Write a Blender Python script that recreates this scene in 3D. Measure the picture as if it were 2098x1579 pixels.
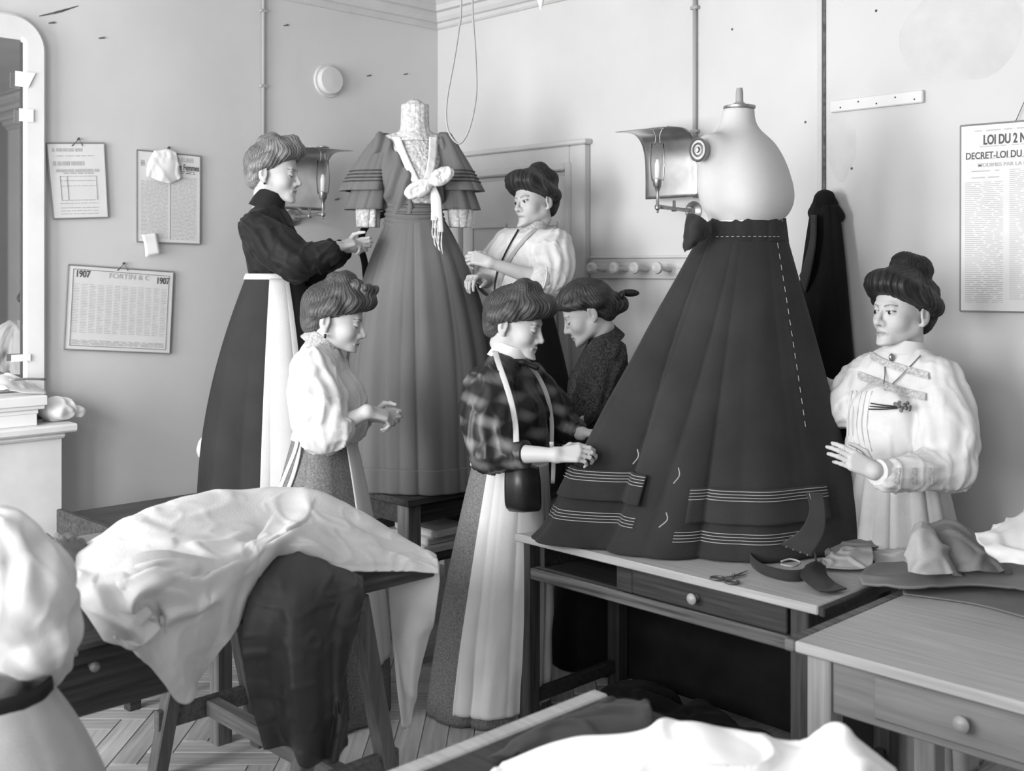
import bpy, bmesh, math, random
import numpy as np
from mathutils import Vector, Matrix

for o in list(bpy.data.objects):
    bpy.data.objects.remove(o)
scene = bpy.context.scene
COL = scene.collection
PI = math.pi
A3 = lambda *a: np.array(a, float)

# ------------------------------------------------------------------ camera
# room frame: corner of the two visible walls at the origin, wall_right = plane Y=0, wall_left = plane X=0
VX1, VX2, HY, CX = -1200.0, 3400.0, 552.0, 1049.0
F = math.sqrt((CX - VX1) * (VX2 - CX))
_d1 = np.array([(VX1 - CX) / F, 1.0]); _d2 = np.array([(VX2 - CX) / F, 1.0])
_u = -_d1 / np.linalg.norm(_d1); _v = -_d2 / np.linalg.norm(_d2)
_c = np.array([(897 - CX) / F * 6.5, 6.5])
def _w(x, y):
    p = np.array([x, y]) - _c
    return np.array([p @ _u, -(p @ _v), 0.0])
H = 1.70
CAM0 = _w(0, 0)
RT = _w(1, 0) - CAM0            # camera right
FW = _w(0, 1) - CAM0            # camera forward
UP = A3(0, 0, 1)
CAMP = CAM0 + H * UP
def at(px, py, d):
    return CAMP + d * (FW + (px - CX) / F * RT + (HY - py) / F * UP)
def onz(px, py, z):
    return at(px, py, (H - z) * F / (py - HY))
def onX(px, py, x=0.0):
    dr = FW + (px - CX) / F * RT
    return at(px, py, (x - CAM0[0]) / dr[0])
def onY(px, py, y=0.0):
    dr = FW + (px - CX) / F * RT
    return at(px, py, (y - CAM0[1]) / dr[1])
def face_dir(deg):              # 0 = camera right, 90 = away, -90 = towards the camera, 180 = left
    a = math.radians(deg)
    return math.cos(a) * RT + math.sin(a) * FW

cd = bpy.data.cameras.new('camera')
cam = bpy.data.objects.new('camera', cd); COL.objects.link(cam)
cd.sensor_width = 36.0
cd.lens = F / 2098.0 * 36.0
cd.shift_y = -(1579 / 2.0 - HY) / 2098.0
cd.clip_start = 0.05
cd.dof.use_dof = True
cd.dof.focus_distance = 4.4
cd.dof.aperture_fstop = 3.4
m = Matrix.Identity(4)
for i in range(3):
    m[i][0] = RT[i]; m[i][1] = UP[i]; m[i][2] = -FW[i]; m[i][3] = CAMP[i]
cam.matrix_world = m
scene.camera = cam

# ------------------------------------------------------------------ light and exposure
world = bpy.data.worlds.new('world'); scene.world = world
world.use_nodes = True
bg = world.node_tree.nodes['Background']
bg.inputs[0].default_value = (1, 1, 1, 1); bg.inputs[1].default_value = 0.6
vs = scene.view_settings
vs.view_transform = 'Standard'; vs.look = 'None'; vs.gamma = 1.0; vs.use_curve_mapping = False
vs.exposure = -0.1
ROOM_X, ROOM_Y, CEIL = 6.6, -5.9, 3.36
WIN = [(0.55, 1.95), (2.45, 3.85), (4.35, 5.75)]      # openings of the window wall
WZ = (0.85, 3.05)
for i, (a, b) in enumerate(WIN):
    ld = bpy.data.lights.new('window_daylight', 'AREA'); ld.shape = 'RECTANGLE'
    ld.size = b - a; ld.size_y = WZ[1] - WZ[0]; ld.energy = (300.0, 190.0, 90.0)[i]; ld.color = (1, 1, 1)
    lo = bpy.data.objects.new('window_daylight', ld); COL.objects.link(lo)
    lo.location = ((a + b) / 2, ROOM_Y - 0.16, (WZ[0] + WZ[1]) / 2)
    lo.rotation_euler = (PI / 2, 0, 0)

# ------------------------------------------------------------------ materials
def M(name, v, rough=0.75, var=0.0, vs_=6.0, st=(1, 1, 1), bump=0.0, bs=120.0, bst=(1, 1, 1), spec=0.3, metal=0.0, sheen=0.0, detail=4.0, thr=None):
    mt = bpy.data.materials.new(name); mt.use_nodes = True
    nt = mt.node_tree; N = nt.nodes; L = nt.links
    b = N['Principled BSDF']
    b.inputs['Roughness'].default_value = rough
    b.inputs['Metallic'].default_value = metal
    b.inputs['Specular IOR Level'].default_value = spec
    b.inputs['Base Color'].default_value = (v, v, v, 1)
    if sheen:
        b.inputs['Sheen Weight'].default_value = sheen
    tc = N.new('ShaderNodeTexCoord')
    def coords(s):
        mp = N.new('ShaderNodeMapping'); mp.inputs['Scale'].default_value = s
        L.new(tc.outputs['Object'], mp.inputs[0]); return mp.outputs[0]
    if var:
        nz = N.new('ShaderNodeTexNoise'); nz.inputs['Scale'].default_value = vs_; nz.inputs['Detail'].default_value = detail
        L.new(coords(st), nz.inputs['Vector'])
        r = N.new('ShaderNodeMapRange')
        t = thr or (0.3, 0.7)
        r.inputs[1].default_value = t[0]; r.inputs[2].default_value = t[1]
        r.inputs[3].default_value = v * (1 - var); r.inputs[4].default_value = min(1, v * (1 + var))
        L.new(nz.outputs['Fac'], r.inputs[0]); L.new(r.outputs[0], b.inputs['Base Color'])
    if bump:
        nb = N.new('ShaderNodeTexNoise'); nb.inputs['Scale'].default_value = bs; nb.inputs['Detail'].default_value = 3
        L.new(coords(bst), nb.inputs['Vector'])
        bp = N.new('ShaderNodeBump'); bp.inputs['Strength'].default_value = bump; bp.inputs['Distance'].default_value = 0.004
        L.new(nb.outputs['Fac'], bp.inputs['Height']); L.new(bp.outputs[0], b.inputs['Normal'])
    return mt

def mat_attr(name, rough=0.6, spec=0.3, bump=0.0, bs=150.0, bst=(1, 1, 1), aniso=0):
    mt = M(name, 0.5, rough, spec=spec, bump=bump, bs=bs, bst=bst)
    nt = mt.node_tree; a = nt.nodes.new('ShaderNodeAttribute'); a.attribute_name = 'Col'
    nt.links.new(a.outputs['Color'], nt.nodes['Principled BSDF'].inputs['Base Color'])
    return mt

def mat_wood(name, v, axis=0, var=0.35, rough=0.55, sc=5.0, spec=0.35):
    st = [14, 14, 14]; st[axis] = 0.7
    return M(name, v, rough, var=var, vs_=sc, st=tuple(st), bump=0.12, bs=10, bst=tuple(st), spec=spec, detail=6)

def mat_glass(name):
    mt = bpy.data.materials.new(name); mt.use_nodes = True
    nt = mt.node_tree; N = nt.nodes; L = nt.links
    N.remove(N['Principled BSDF'])
    out = N['Material Output']
    tr = N.new('ShaderNodeBsdfTransparent'); gl = N.new('ShaderNodeBsdfGlossy'); gl.inputs['Roughness'].default_value = 0.05
    fr = N.new('ShaderNodeLayerWeight'); fr.inputs[0].default_value = 0.08
    mx = N.new('ShaderNodeMixShader')
    L.new(fr.outputs['Fresnel'], mx.inputs[0]); L.new(tr.outputs[0], mx.inputs[1]); L.new(gl.outputs[0], mx.inputs[2])
    L.new(mx.outputs[0], out.inputs[0])
    return mt

def mat_print(name, paper, ink, lines, axis_u=1, cols=0, dens=0.5):
    """small print: broken dark lines on paper, laid out in the sheet's own object coordinates (u, z)"""
    mt = bpy.data.materials.new(name); mt.use_nodes = True
    nt = mt.node_tree; N = nt.nodes; L = nt.links; b = N['Principled BSDF']
    b.inputs['Roughness'].default_value = 0.7
    tc = N.new('ShaderNodeTexCoord'); sp = N.new('ShaderNodeSeparateXYZ'); L.new(tc.outputs['Object'], sp.inputs[0])
    def mth(op, a, bb=None):
        n = N.new('ShaderNodeMath'); n.operation = op
        for i, q in enumerate((a, bb)):
            if q is None: continue
            if isinstance(q, (int, float)): n.inputs[i].default_value = q
            else: L.new(q, n.inputs[i])
        return n.outputs[0]
    z = sp.outputs[2]; u = sp.outputs[axis_u]
    fr = mth('FRACT', mth('MULTIPLY', z, lines))
    row = mth('FLOOR', mth('MULTIPLY', z, lines))
    cmb = N.new('ShaderNodeCombineXYZ'); L.new(mth('MULTIPLY', u, lines * 1.6), cmb.inputs[0]); L.new(mth('MULTIPLY', row, 7.3), cmb.inputs[1])
    nz = N.new('ShaderNodeTexNoise'); nz.inputs['Scale'].default_value = 1.0; L.new(cmb.outputs[0], nz.inputs['Vector'])
    on = mth('MULTIPLY', mth('LESS_THAN', fr, 0.5), mth('GREATER_THAN', nz.outputs['Fac'], dens))
    mx = N.new('ShaderNodeMix'); mx.data_type = 'RGBA'
    mx.inputs[6].default_value = (paper, paper, paper, 1); mx.inputs[7].default_value = (ink, ink, ink, 1)
    L.new(on, mx.inputs[0]); L.new(mx.outputs[2], b.inputs['Base Color'])
    return mt

# ------------------------------------------------------------------ mesh helpers
ORG = {}
def tag(o, label=None, cat=None, group=None, kind=None):
    if label: o['label'] = label
    if cat: o['category'] = cat
    if group: o['group'] = group
    if kind: o['kind'] = kind
    return o
def empty(name, loc, label=None, cat=None, group=None, kind=None):
    o = bpy.data.objects.new(name, None); COL.objects.link(o)
    o.location = [float(q) for q in loc]; o.empty_display_size = 0.1
    ORG[o.name] = np.array(loc, float)
    return tag(o, label, cat, group, kind)
def mk(name, V, Fc, mat, parent=None, smooth=False, bevel=0.0, col=None, auto=None, solid=0.0):
    V = np.asarray(V, float)
    if parent is not None:
        org = ORG[parent.name]
    else:
        org = A3((V[:, 0].min() + V[:, 0].max()) / 2, (V[:, 1].min() + V[:, 1].max()) / 2, V[:, 2].min())
    me = bpy.data.meshes.new(name)
    me.from_pydata((V - org).tolist(), [], [list(map(int, f)) for f in Fc])
    if bevel:
        bm = bmesh.new(); bm.from_mesh(me)
        bmesh.ops.bevel(bm, geom=[e for e in bm.edges if len(e.link_faces) == 2 and e.calc_face_angle(0) > 0.6], offset=bevel, segments=1, affect='EDGES', clamp_overlap=True)
        bm.to_mesh(me); bm.free()
    me.validate()
    if smooth:
        me.polygons.foreach_set('use_smooth', [True] * len(me.polygons))
    if auto:
        me.set_sharp_from_angle(angle=auto)
    if col is not None:
        at_ = me.color_attributes.new('Col', 'FLOAT_COLOR', 'POINT')
        c = np.ones((len(V), 4), np.float32); c[:, 0] = c[:, 1] = c[:, 2] = col
        at_.data.foreach_set('color', c.ravel())
    me.materials.append(mat)
    o = bpy.data.objects.new(name, me); COL.objects.link(o)
    if parent is not None:
        o.parent = parent
    else:
        o.location = org.tolist()
    ORG[o.name] = org
    if solid:
        md = o.modifiers.new('thickness', 'SOLIDIFY'); md.thickness = solid; md.offset = -1
    return o
def nrm(v):
    v = np.asarray(v, float); return v / (np.linalg.norm(v) + 1e-12)
def perp(d):
    d = nrm(d); a = A3(0, 0, 1) if abs(d[2]) < 0.9 else A3(1, 0, 0)
    x = nrm(np.cross(d, a)); return x, np.cross(d, x)
def spline(P, n):
    P = np.asarray(P, float)
    if len(P) < 3: 
        t = np.linspace(0, 1, n)[:, None]; return P[0] * (1 - t) + P[-1] * t
    Q = np.vstack([2 * P[0] - P[1], P, 2 * P[-1] - P[-2]])
    out = []
    for s in np.linspace(0, len(P) - 1 - 1e-9, n):
        i = int(s); t = s - i
        a, b, c, d = Q[i], Q[i + 1], Q[i + 2], Q[i + 3]
        out.append(0.5 * ((2 * b) + (c - a) * t + (2 * a - 5 * b + 4 * c - d) * t * t + (3 * b - a - 3 * c + d) * t ** 3))
    return np.array(out)
class MB:
    def __init__(s): s.V = []; s.F = []
    def add(s, V, Fc):
        n = len(s.V); s.V.extend([tuple(v) for v in V]); s.F.extend([tuple(i + n for i in f) for f in Fc]); return s
    def box(s, lo, hi):
        x0, y0, z0 = lo; x1, y1, z1 = hi
        return s.add([(x0,y0,z0),(x1,y0,z0),(x1,y1,z0),(x0,y1,z0),(x0,y0,z1),(x1,y0,z1),(x1,y1,z1),(x0,y1,z1)],
                     [(0,3,2,1),(4,5,6,7),(0,1,5,4),(1,2,6,5),(2,3,7,6),(3,0,4,7)])
    def beam(s, p0, p1, w, t, side=None):
        p0 = A3(*p0); p1 = A3(*p1); d = nrm(p1 - p0)
        if side is None: x, y = perp(d)
        else:
            x = nrm(np.asarray(side, float) - d * np.dot(side, d)); y = np.cross(d, x)
        x = x * w / 2; y = y * t / 2
        V = [p0-x-y, p0+x-y, p0+x+y, p0-x+y, p1-x-y, p1+x-y, p1+x+y, p1-x+y]
        return s.add(V, [(0,3,2,1),(4,5,6,7),(0,1,5,4),(1,2,6,5),(2,3,7,6),(3,0,4,7)])
    def tube(s, P, r, seg=8, n=None, flat=1.0, side=None, caps=True):
        P = np.asarray(P, float)
        if n: P = spline(P, n)
        r = np.broadcast_to(np.asarray(r, float), (len(P),)) if np.ndim(r) == 0 else np.interp(np.linspace(0, 1, len(P)), np.linspace(0, 1, len(r)), r)
        V = []; T = np.gradient(P, axis=0)
        x = None
        for i in range(len(P)):
            d = nrm(T[i])
            if side is not None: x = nrm(np.asarray(side, float) - d * np.dot(side, d))
            elif x is None: x, _ = perp(d)
            else: x = nrm(x - d * np.dot(x, d))
            y = np.cross(d, x)
            for k in range(seg):
                a = 2 * PI * k / seg
                V.append(P[i] + r[i] * (math.cos(a) * x + flat * math.sin(a) * y))
        Fc = []
        for i in range(len(P) - 1):
            for k in range(seg):
                k2 = (k + 1) % seg
                Fc.append((i*seg+k, i*seg+k2, (i+1)*seg+k2, (i+1)*seg+k))
        if caps:
            Fc.append(tuple(range(seg))[::-1]); Fc.append(tuple((len(P)-1)*seg + k for k in range(seg)))
        return s.add(V, Fc)
    def lathe(s, o, ax, prof, seg=24, sx=1.0, xdir=None):
        """prof: list of (radius, height along ax)"""
        o = A3(*o); ax = nrm(ax); x, y = perp(ax)
        if xdir is not None:
            x = nrm(np.asarray(xdir, float) - ax * np.dot(xdir, ax)); y = np.cross(ax, x)
        V = []
        for r, h in prof:
            for k in range(seg):
                a = 2 * PI * k / seg
                V.append(o + ax * h + r * (math.cos(a) * x * sx + math.sin(a) * y))
        Fc = []
        for i in range(len(prof) - 1):
            for k in range(seg):
                k2 = (k + 1) % seg
                Fc.append((i*seg+k, i*seg+k2, (i+1)*seg+k2, (i+1)*seg+k))
        Fc.append(tuple(range(seg))[::-1]); Fc.append(tuple((len(prof)-1)*seg + k for k in range(seg)))
        return s.add(V, Fc)
    def grid(s, G, closed=False):
        G = np.asarray(G, float); a, b = G.shape[:2]
        Fc = []
        for i in range(a - 1):
            for j in range(b if closed else b - 1):
                j2 = (j + 1) % b
                Fc.append((i*b+j, i*b+j2, (i+1)*b+j2, (i+1)*b+j))
        return s.add(G.reshape(-1, 3), Fc)
    def build(s, name, mat, parent=None, **k):
        return mk(name, np.array(s.V), s.F, mat, parent, **k)
def bx(name, lo, hi, mat, parent=None, bevel=0.004, **k):
    lo2 = [min(a, b) for a, b in zip(lo, hi)]; hi2 = [max(a, b) for a, b in zip(lo, hi)]
    return MB().box(lo2, hi2).build(name, mat, parent, bevel=bevel, **k)

# ------------------------------------------------------------------ noise
def _hash(i, j, k):
    n = (i * 374761393 + j * 668265263 + k * 2147483647 + 1274126177) & 0xFFFFFFFF
    n = ((n ^ (n >> 13)) * 1274126177) & 0xFFFFFFFF
    n = n ^ (n >> 16)
    return (n & 0xFFFF) / 32767.5 - 1.0
def vnoise(P):
    P = np.asarray(P, float); I = np.floor(P).astype(np.int64); f = P - I; f = f * f * (3 - 2 * f)
    r = 0
    for a in (0, 1):
        for b in (0, 1):
            for c in (0, 1):
                w = (f[..., 0] if a else 1 - f[..., 0]) * (f[..., 1] if b else 1 - f[..., 1]) * (f[..., 2] if c else 1 - f[..., 2])
                r = r + w * _hash(I[..., 0] + a, I[..., 1] + b, I[..., 2] + c)
    return r
def vnormals(V, Q):
    Q = np.asarray(Q); n = np.cross(V[Q[:, 2]] - V[Q[:, 0]], V[Q[:, 3]] - V[Q[:, 1]])
    N = np.zeros_like(V)
    for c in range(4): np.add.at(N, Q[:, c], n)
    return N / (np.linalg.norm(N, axis=1, keepdims=True) + 1e-12)

# ------------------------------------------------------------------ implicit surfaces (for bodies, hair, bodices)
class Field:
    def __init__(s, lo, hi, h):
        s.lo = np.asarray(lo, float); s.h = h
        s.n = np.maximum(np.ceil((np.asarray(hi, float) - s.lo) / h).astype(int) + 1, 3)
        s.v = np.full(s.n, 1.0, np.float32)
    def _sl(s, lo, hi):
        a = np.clip(np.floor((lo - s.lo) / s.h).astype(int), 0, s.n); b = np.clip(np.ceil((hi - s.lo) / s.h).astype(int) + 1, 0, s.n)
        if (b <= a).any(): return None
        sl = tuple(slice(x, y) for x, y in zip(a, b))
        g = np.meshgrid(*[s.lo[i] + s.h * np.arange(a[i], b[i]) for i in range(3)], indexing='ij')
        return sl, np.stack(g, -1)
    def op(s, fn, lo, hi, k=0.01, sub=False):
        pad = k + 3 * s.h
        r = s._sl(np.asarray(lo, float) - pad, np.asarray(hi, float) + pad)
        if r is None: return s
        sl, P = r; d = fn(P); a = s.v[sl]
        if sub:
            d = -d; h = np.maximum(k - np.abs(a - d), 0) / k; s.v[sl] = np.maximum(a, d) + h * h * k / 4
        else:
            h = np.maximum(k - np.abs(a - d), 0) / k; s.v[sl] = np.minimum(a, d) - h * h * k / 4
        return s
    def ell(s, c, r, R=None, k=0.01, sub=False):
        c = np.asarray(c, float); r = np.asarray(r, float)
        ext = r if R is None else np.full(3, r.max())
        def fn(P):
            q = P - c
            if R is not None: q = q @ R          # columns of R are the local axes
            k0 = np.sqrt(((q / r) ** 2).sum(-1)); k1 = np.sqrt(((q / r ** 2) ** 2).sum(-1)) + 1e-9
            return k0 * (k0 - 1) / k1
        return s.op(fn, c - ext, c + ext, k, sub)
    def sph(s, c, r, k=0.01, sub=False): return s.ell(c, (r, r, r), None, k, sub)
    def cone(s, p0, p1, r0, r1, k=0.01, sub=False, fold=None, mid=None):
        p0 = np.asarray(p0, float); p1 = np.asarray(p1, float); ax = p1 - p0; L2 = ax @ ax + 1e-12; R = max(r0, r1, mid or 0) + (fold[1] if fold else 0)
        x, y = perp(ax)
        def fn(P):
            q = P - p0; t = np.clip((q @ ax) / L2, 0, 1); rad = q - t[..., None] * ax
            rr = r0 + (r1 - r0) * t
            if mid is not None: rr = rr + (mid - (r0 + r1) / 2) * 4 * t * (1 - t)
            if fold:
                an = np.arctan2(rad @ y, rad @ x)
                rr = rr + fold[1] * np.sin(fold[0] * an + fold[2] + 2.0 * np.sin(5 * t + fold[2])) * (0.35 + 0.65 * np.abs(np.sin(2.5 * an + fold[2])))
            return np.sqrt((rad ** 2).sum(-1)) - rr
        return s.op(fn, np.minimum(p0, p1) - R, np.maximum(p0, p1) + R, k, sub)
    def mesh(s, smooth=1):
        v = s.v
        v[0] = v[-1] = 1; v[:, 0] = v[:, -1] = 1; v[:, :, 0] = v[:, :, -1] = 1
        g = v < 0
        c = np.zeros(tuple(s.n - 1), np.int8)
        for a in (0, 1):
            for b in (0, 1):
                for d in (0, 1):
                    c += g[a:a + s.n[0] - 1, b:b + s.n[1] - 1, d:d + s.n[2] - 1]
        act = (c > 0) & (c < 8)
        idx = np.full(act.shape, -1, np.int64); ijk = np.argwhere(act); idx[act] = np.arange(len(ijk))
        S = np.zeros((len(ijk), 3)); cnt = np.zeros(len(ijk))
        for ax in range(3):
            o = [x for x in range(3) if x != ax]
            for a in (0, 1):
                for b in (0, 1):
                    p = np.zeros(3, int); p[o[0]] = a; p[o[1]] = b; q = p.copy(); q[ax] = 1
                    I = ijk + p; J = ijk + q
                    va = v[I[:, 0], I[:, 1], I[:, 2]]; vb = v[J[:, 0], J[:, 1], J[:, 2]]
                    m_ = (va < 0) != (vb < 0)
                    t = np.where(m_, va / np.where(m_, va - vb, 1), 0)
                    pp = p[None, :] + t[:, None] * (q - p)[None, :]
                    S[m_] += pp[m_]; cnt[m_] += 1
        V = s.lo + s.h * (ijk + S / cnt[:, None])
        Q = []
        for ax in range(3):
            o1, o2 = (ax + 1) % 3, (ax + 2) % 3
            g0 = np.take(g, range(0, s.n[ax] - 1), ax); g1 = np.take(g, range(1, s.n[ax]), ax)
            E = np.argwhere(g0 != g1)
            E = E[(E[:, o1] > 0) & (E[:, o2] > 0) & (E[:, o1] < s.n[o1] - 1) & (E[:, o2] < s.n[o2] - 1)]
            if not len(E): continue
            e1 = np.zeros(3, int); e1[o1] = 1; e2 = np.zeros(3, int); e2[o2] = 1
            def id_(X): return idx[X[:, 0], X[:, 1], X[:, 2]]
            q = np.stack([id_(E - e1 - e2), id_(E - e2), id_(E), id_(E - e1)], 1)
            fl = ~g0[E[:, 0], E[:, 1], E[:, 2]]
            q[fl] = q[fl][:, ::-1]
            Q.append(q)
        Q = np.vstack(Q)
        for _ in range(smooth):
            N = np.zeros_like(V); n_ = np.zeros(len(V))
            for a, b in ((0, 1), (1, 2), (2, 3), (3, 0)):
                np.add.at(N, Q[:, a], V[Q[:, b]]); np.add.at(n_, Q[:, a], 1)
                np.add.at(N, Q[:, b], V[Q[:, a]]); np.add.at(n_, Q[:, b], 1)
            V = 0.5 * V + 0.5 * N / np.maximum(n_, 1)[:, None]
        return V, Q
def wrinkle(V, Q, amp, fr, st=(1, 1, 1), seed=0.0, ridge=True):
    N = vnormals(V, Q); P = V * np.asarray(st) * fr + seed
    P = P + 0.6 * np.stack([vnoise(P * 0.7 + 11.3), vnoise(P * 0.7 + 5.1), vnoise(P * 0.7 + 31.7)], -1)
    n = vnoise(P)
    if ridge: n = 1 - 2 * np.abs(n)
    return V + N * (amp * n)[:, None]

# ------------------------------------------------------------------ cloth shells
def shell(Cw, rw, Ch, rh, f, prof=lambda t: t, folds=(), fexp=1.0, th=(0, 2 * PI), nt=160, nz=40, off=0.0, seed=0.0, tr=(0, 1), zfun=None, wob=0.0, waistf=0.12, fmask=None):
    """skirt-like shell: ellipse (front radius, side radius) from Cw down to Ch, theta 0 = facing f, growing to the wearer's left"""
    f = nrm(f); l = np.cross(UP, f)
    Cw = np.asarray(Cw, float); Ch = np.asarray(Ch, float)
    full = abs(th[1] - th[0] - 2 * PI) < 1e-6
    T = np.linspace(th[0], th[1], nt, endpoint=not full); Z = np.linspace(tr[0], tr[1], nz)
    tt, zz = np.meshgrid(T, Z)
    g = np.vectorize(prof)(zz)
    fo = np.zeros_like(tt)
    for n, a, ph in folds:
        c3 = max(1.2, n / 3.2)
        am = np.clip(0.62 + 0.75 * vnoise(np.stack([np.cos(tt) * c3 + seed + n, np.sin(tt) * c3 + n, zz * 0.6], -1)), 0.05, 1.3)
        u_ = n * tt + ph + 1.5 * vnoise(np.stack([np.cos(tt) * 2.3 + seed * 2, np.sin(tt) * 2.3 + n, zz * 0.9], -1))
        fo += a * am * (2 * np.abs(np.sin(u_ / 2)) ** 0.7 - 1 if n > 6 else np.sin(u_))
    fo *= (waistf + (1 - waistf) * zz ** fexp)
    if fmask is not None: fo *= np.vectorize(fmask)(tt)
    if wob:
        fo += wob * zz * vnoise(np.stack([np.cos(tt) * 5 + seed, np.sin(tt) * 5, zz * 7], -1))
    a = rw[0] + (rh[0] - rw[0]) * g + fo + off; b = rw[1] + (rh[1] - rw[1]) * g + fo + off
    P = Cw + (Ch - Cw) * zz[..., None] + (a * np.cos(tt))[..., None] * f + (b * np.sin(tt))[..., None] * l
    return P, full
def patch(C, nu=40, nv=40, amp=0.0, fr=8.0, seed=0.0, st=(1, 1, 1), ridge=False):
    """smooth surface through a grid of control points (rows, columns, 3)"""
    C = np.asarray(C, float)
    A = np.stack([spline(C[i], nv) for i in range(C.shape[0])], 0)
    B = np.stack([spline(A[:, j], nu) for j in range(nv)], 1)
    if amp:
        du = np.gradient(B, axis=0); dv = np.gradient(B, axis=1); n = np.cross(du, dv); n /= (np.linalg.norm(n, axis=-1, keepdims=True) + 1e-9)
        P = B * fr * np.asarray(st) + seed
        P = P + 0.7 * np.stack([vnoise(P * 0.6 + 3.3), vnoise(P * 0.6 + 9.1), vnoise(P * 0.6 + 21.7)], -1)
        w = vnoise(P) + 0.5 * vnoise(P * 2.1 + 7)
        if ridge: w = 0.6 - 1.6 * np.abs(w)
        B = B + n * (amp * w)[..., None]
    return B
def put_text(name, body, p, xdir, n, size, mat, parent, sx=1.0, bold=0.0, align='LEFT'):
    cu = bpy.data.curves.new(name, 'FONT'); cu.body = body; cu.size = size; cu.extrude = 0.0004; cu.offset = bold; cu.align_x = align
    ob = bpy.data.objects.new('tmp', cu); COL.objects.link(ob)
    dg = bpy.context.evaluated_depsgraph_get(); me = bpy.data.meshes.new_from_object(ob.evaluated_get(dg))
    V = np.array([tuple(v.co) for v in me.vertices]).reshape(-1, 3); Fc = [tuple(q.vertices) for q in me.polygons]
    bpy.data.objects.remove(ob); bpy.data.meshes.remove(me)
    xdir = nrm(xdir); n = nrm(n); yd = np.cross(n, xdir)
    W = np.asarray(p, float) + V[:, :1] * sx * xdir + V[:, 1:2] * yd + V[:, 2:3] * n
    return mk(name, W, Fc, mat, parent)

def proj(V):
    q = V - CAMP; d = q @ FW; return CX + F * (q @ RT) / d, HY - F * q[:, 2] / d, d
def surf(V, px, py, off=0.004, rad=6.0):
    """nearest visible point of a vertex cloud in the direction of a photo point, lifted off the surface"""
    x, y, d = proj(V); r = np.hypot(x - px, y - py)
    while not (r < rad).any(): rad *= 1.5
    m_ = r < rad; i = np.flatnonzero(m_); j = i[np.argsort(d[m_])[:4]]; dd = d[j].mean()
    return at(px, py, dd - off)

# ================================================================== THE ROOM
m_wall = M('wall_plaster', 0.585, 0.85, var=0.06, vs_=1.6, bump=0.25, bs=14, spec=0.15, detail=8)
m_wall_d = M('far_wall_low_bounce', 0.34, 0.85, var=0.06, vs_=1.6, bump=0.2, bs=14, spec=0.15)  # unseen walls, tone darkened to cut the light they bounce back
m_wall2 = M('wall_repair_plaster', 0.57, 0.9, var=0.05, vs_=9, bump=0.5, bs=30, spec=0.1)
m_ceil = M('ceiling_plaster', 0.6, 0.85, var=0.05, vs_=3, bump=0.2, bs=20)
m_trim = M('painted_trim', 0.55, 0.6, var=0.06, vs_=5, bump=0.1, bs=25)
m_floor = mat_wood('floor_wood', 0.33, 1, var=0.3, rough=0.5)
m_planks = [mat_wood('plank_wood_%d' % i, v, 0, var=0.22, rough=0.5) for i, v in enumerate((0.42, 0.52, 0.47))]
m_dark = M('dark_iron', 0.06, 0.5, spec=0.4)
m_pipe = M('painted_pipe', 0.36, 0.5)
m_crack = M('dark_seam_paint', 0.12, 0.8, var=0.5, vs_=30)
m_glass = mat_glass('thin_glass')
m_white_paint = M('white_frame_paint', 0.68, 0.55, var=0.05, vs_=6)

def st(o): return tag(o, kind='structure')
st(bx('floor', (-0.12, ROOM_Y - 0.12, -0.1), (ROOM_X + 0.12, 0.12, 0), m_floor, bevel=0))
floor = bpy.data.objects['floor']
# herringbone boards where the floor shows
PL, PW = 0.48, 0.095
plank_meshes = []
for mt in m_planks:
    o = MB().box((-PL / 2 + 0.002, -PW / 2 + 0.0015, 0), (PL / 2 - 0.002, PW / 2 - 0.0015, 0.006)).build('plank', mt, None, bevel=0.0015)
    plank_meshes.append(o.data); bpy.data.objects.remove(o)
random.seed(4); cnt = 0
fo = ORG['floor']
s2 = math.sqrt(0.5); u1 = (s2, s2); u2 = (-s2, s2)
for row in range(-40, 40):
    for k in range(-40, 40):
        for orient in (0, 1):
            # herringbone: strips of width PL stacked, blocks offset by PW
            if orient == 0:
                a0 = row * PL * 1.0 + k * PW; b0 = k * PW - row * PL
                lu, lv = a0 + PL / 2, b0 + PW / 2; rot = 0
            else:
                a0 = row * PL + k * PW; b0 = k * PW - row * PL
                lu, lv = a0 + PW / 2, b0 + PW + PL / 2; rot = PI / 2
            x = 1.3 + lu * u1[0] + lv * u2[0]; y = -2.2 + lu * u1[1] + lv * u2[1]
            q = A3(x, y, 0) - CAMP; dd = q @ FW; px = CX + F * (q @ RT) / dd; py = HY + F * H / dd
            if dd > 0 and 0.2 < x < 3.3 and y > -3.3 and -60 < px < 1240 and 1340 < py < 1680 and cnt < 300:
                o = bpy.data.objects.new('plank', random.choice(plank_meshes)); COL.objects.link(o)
                o.parent = floor; o.location = (x - fo[0], y - fo[1], 0.0 - fo[2] + random.uniform(0, .0012)); o.rotation_euler = (0, 0, PI / 4 + rot); cnt += 1
st(bx('ceiling', (-0.12, ROOM_Y - 0.12, CEIL), (ROOM_X + 0.12, 0.12, CEIL + 0.1), m_ceil, bevel=0))
wl = st(bx('wall_left', (-0.12, ROOM_Y - 0.12, 0), (0, 0.12, CEIL), m_wall, bevel=0))
wr = st(bx('wall_right', (0, 0, 0), (ROOM_X + 0.12, 0.12, CEIL), m_wall, bevel=0))
st(bx('wall_front', (ROOM_X, ROOM_Y - 0.12, 0), (ROOM_X + 0.12, 0, CEIL), m_wall_d, bevel=0))
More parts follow.
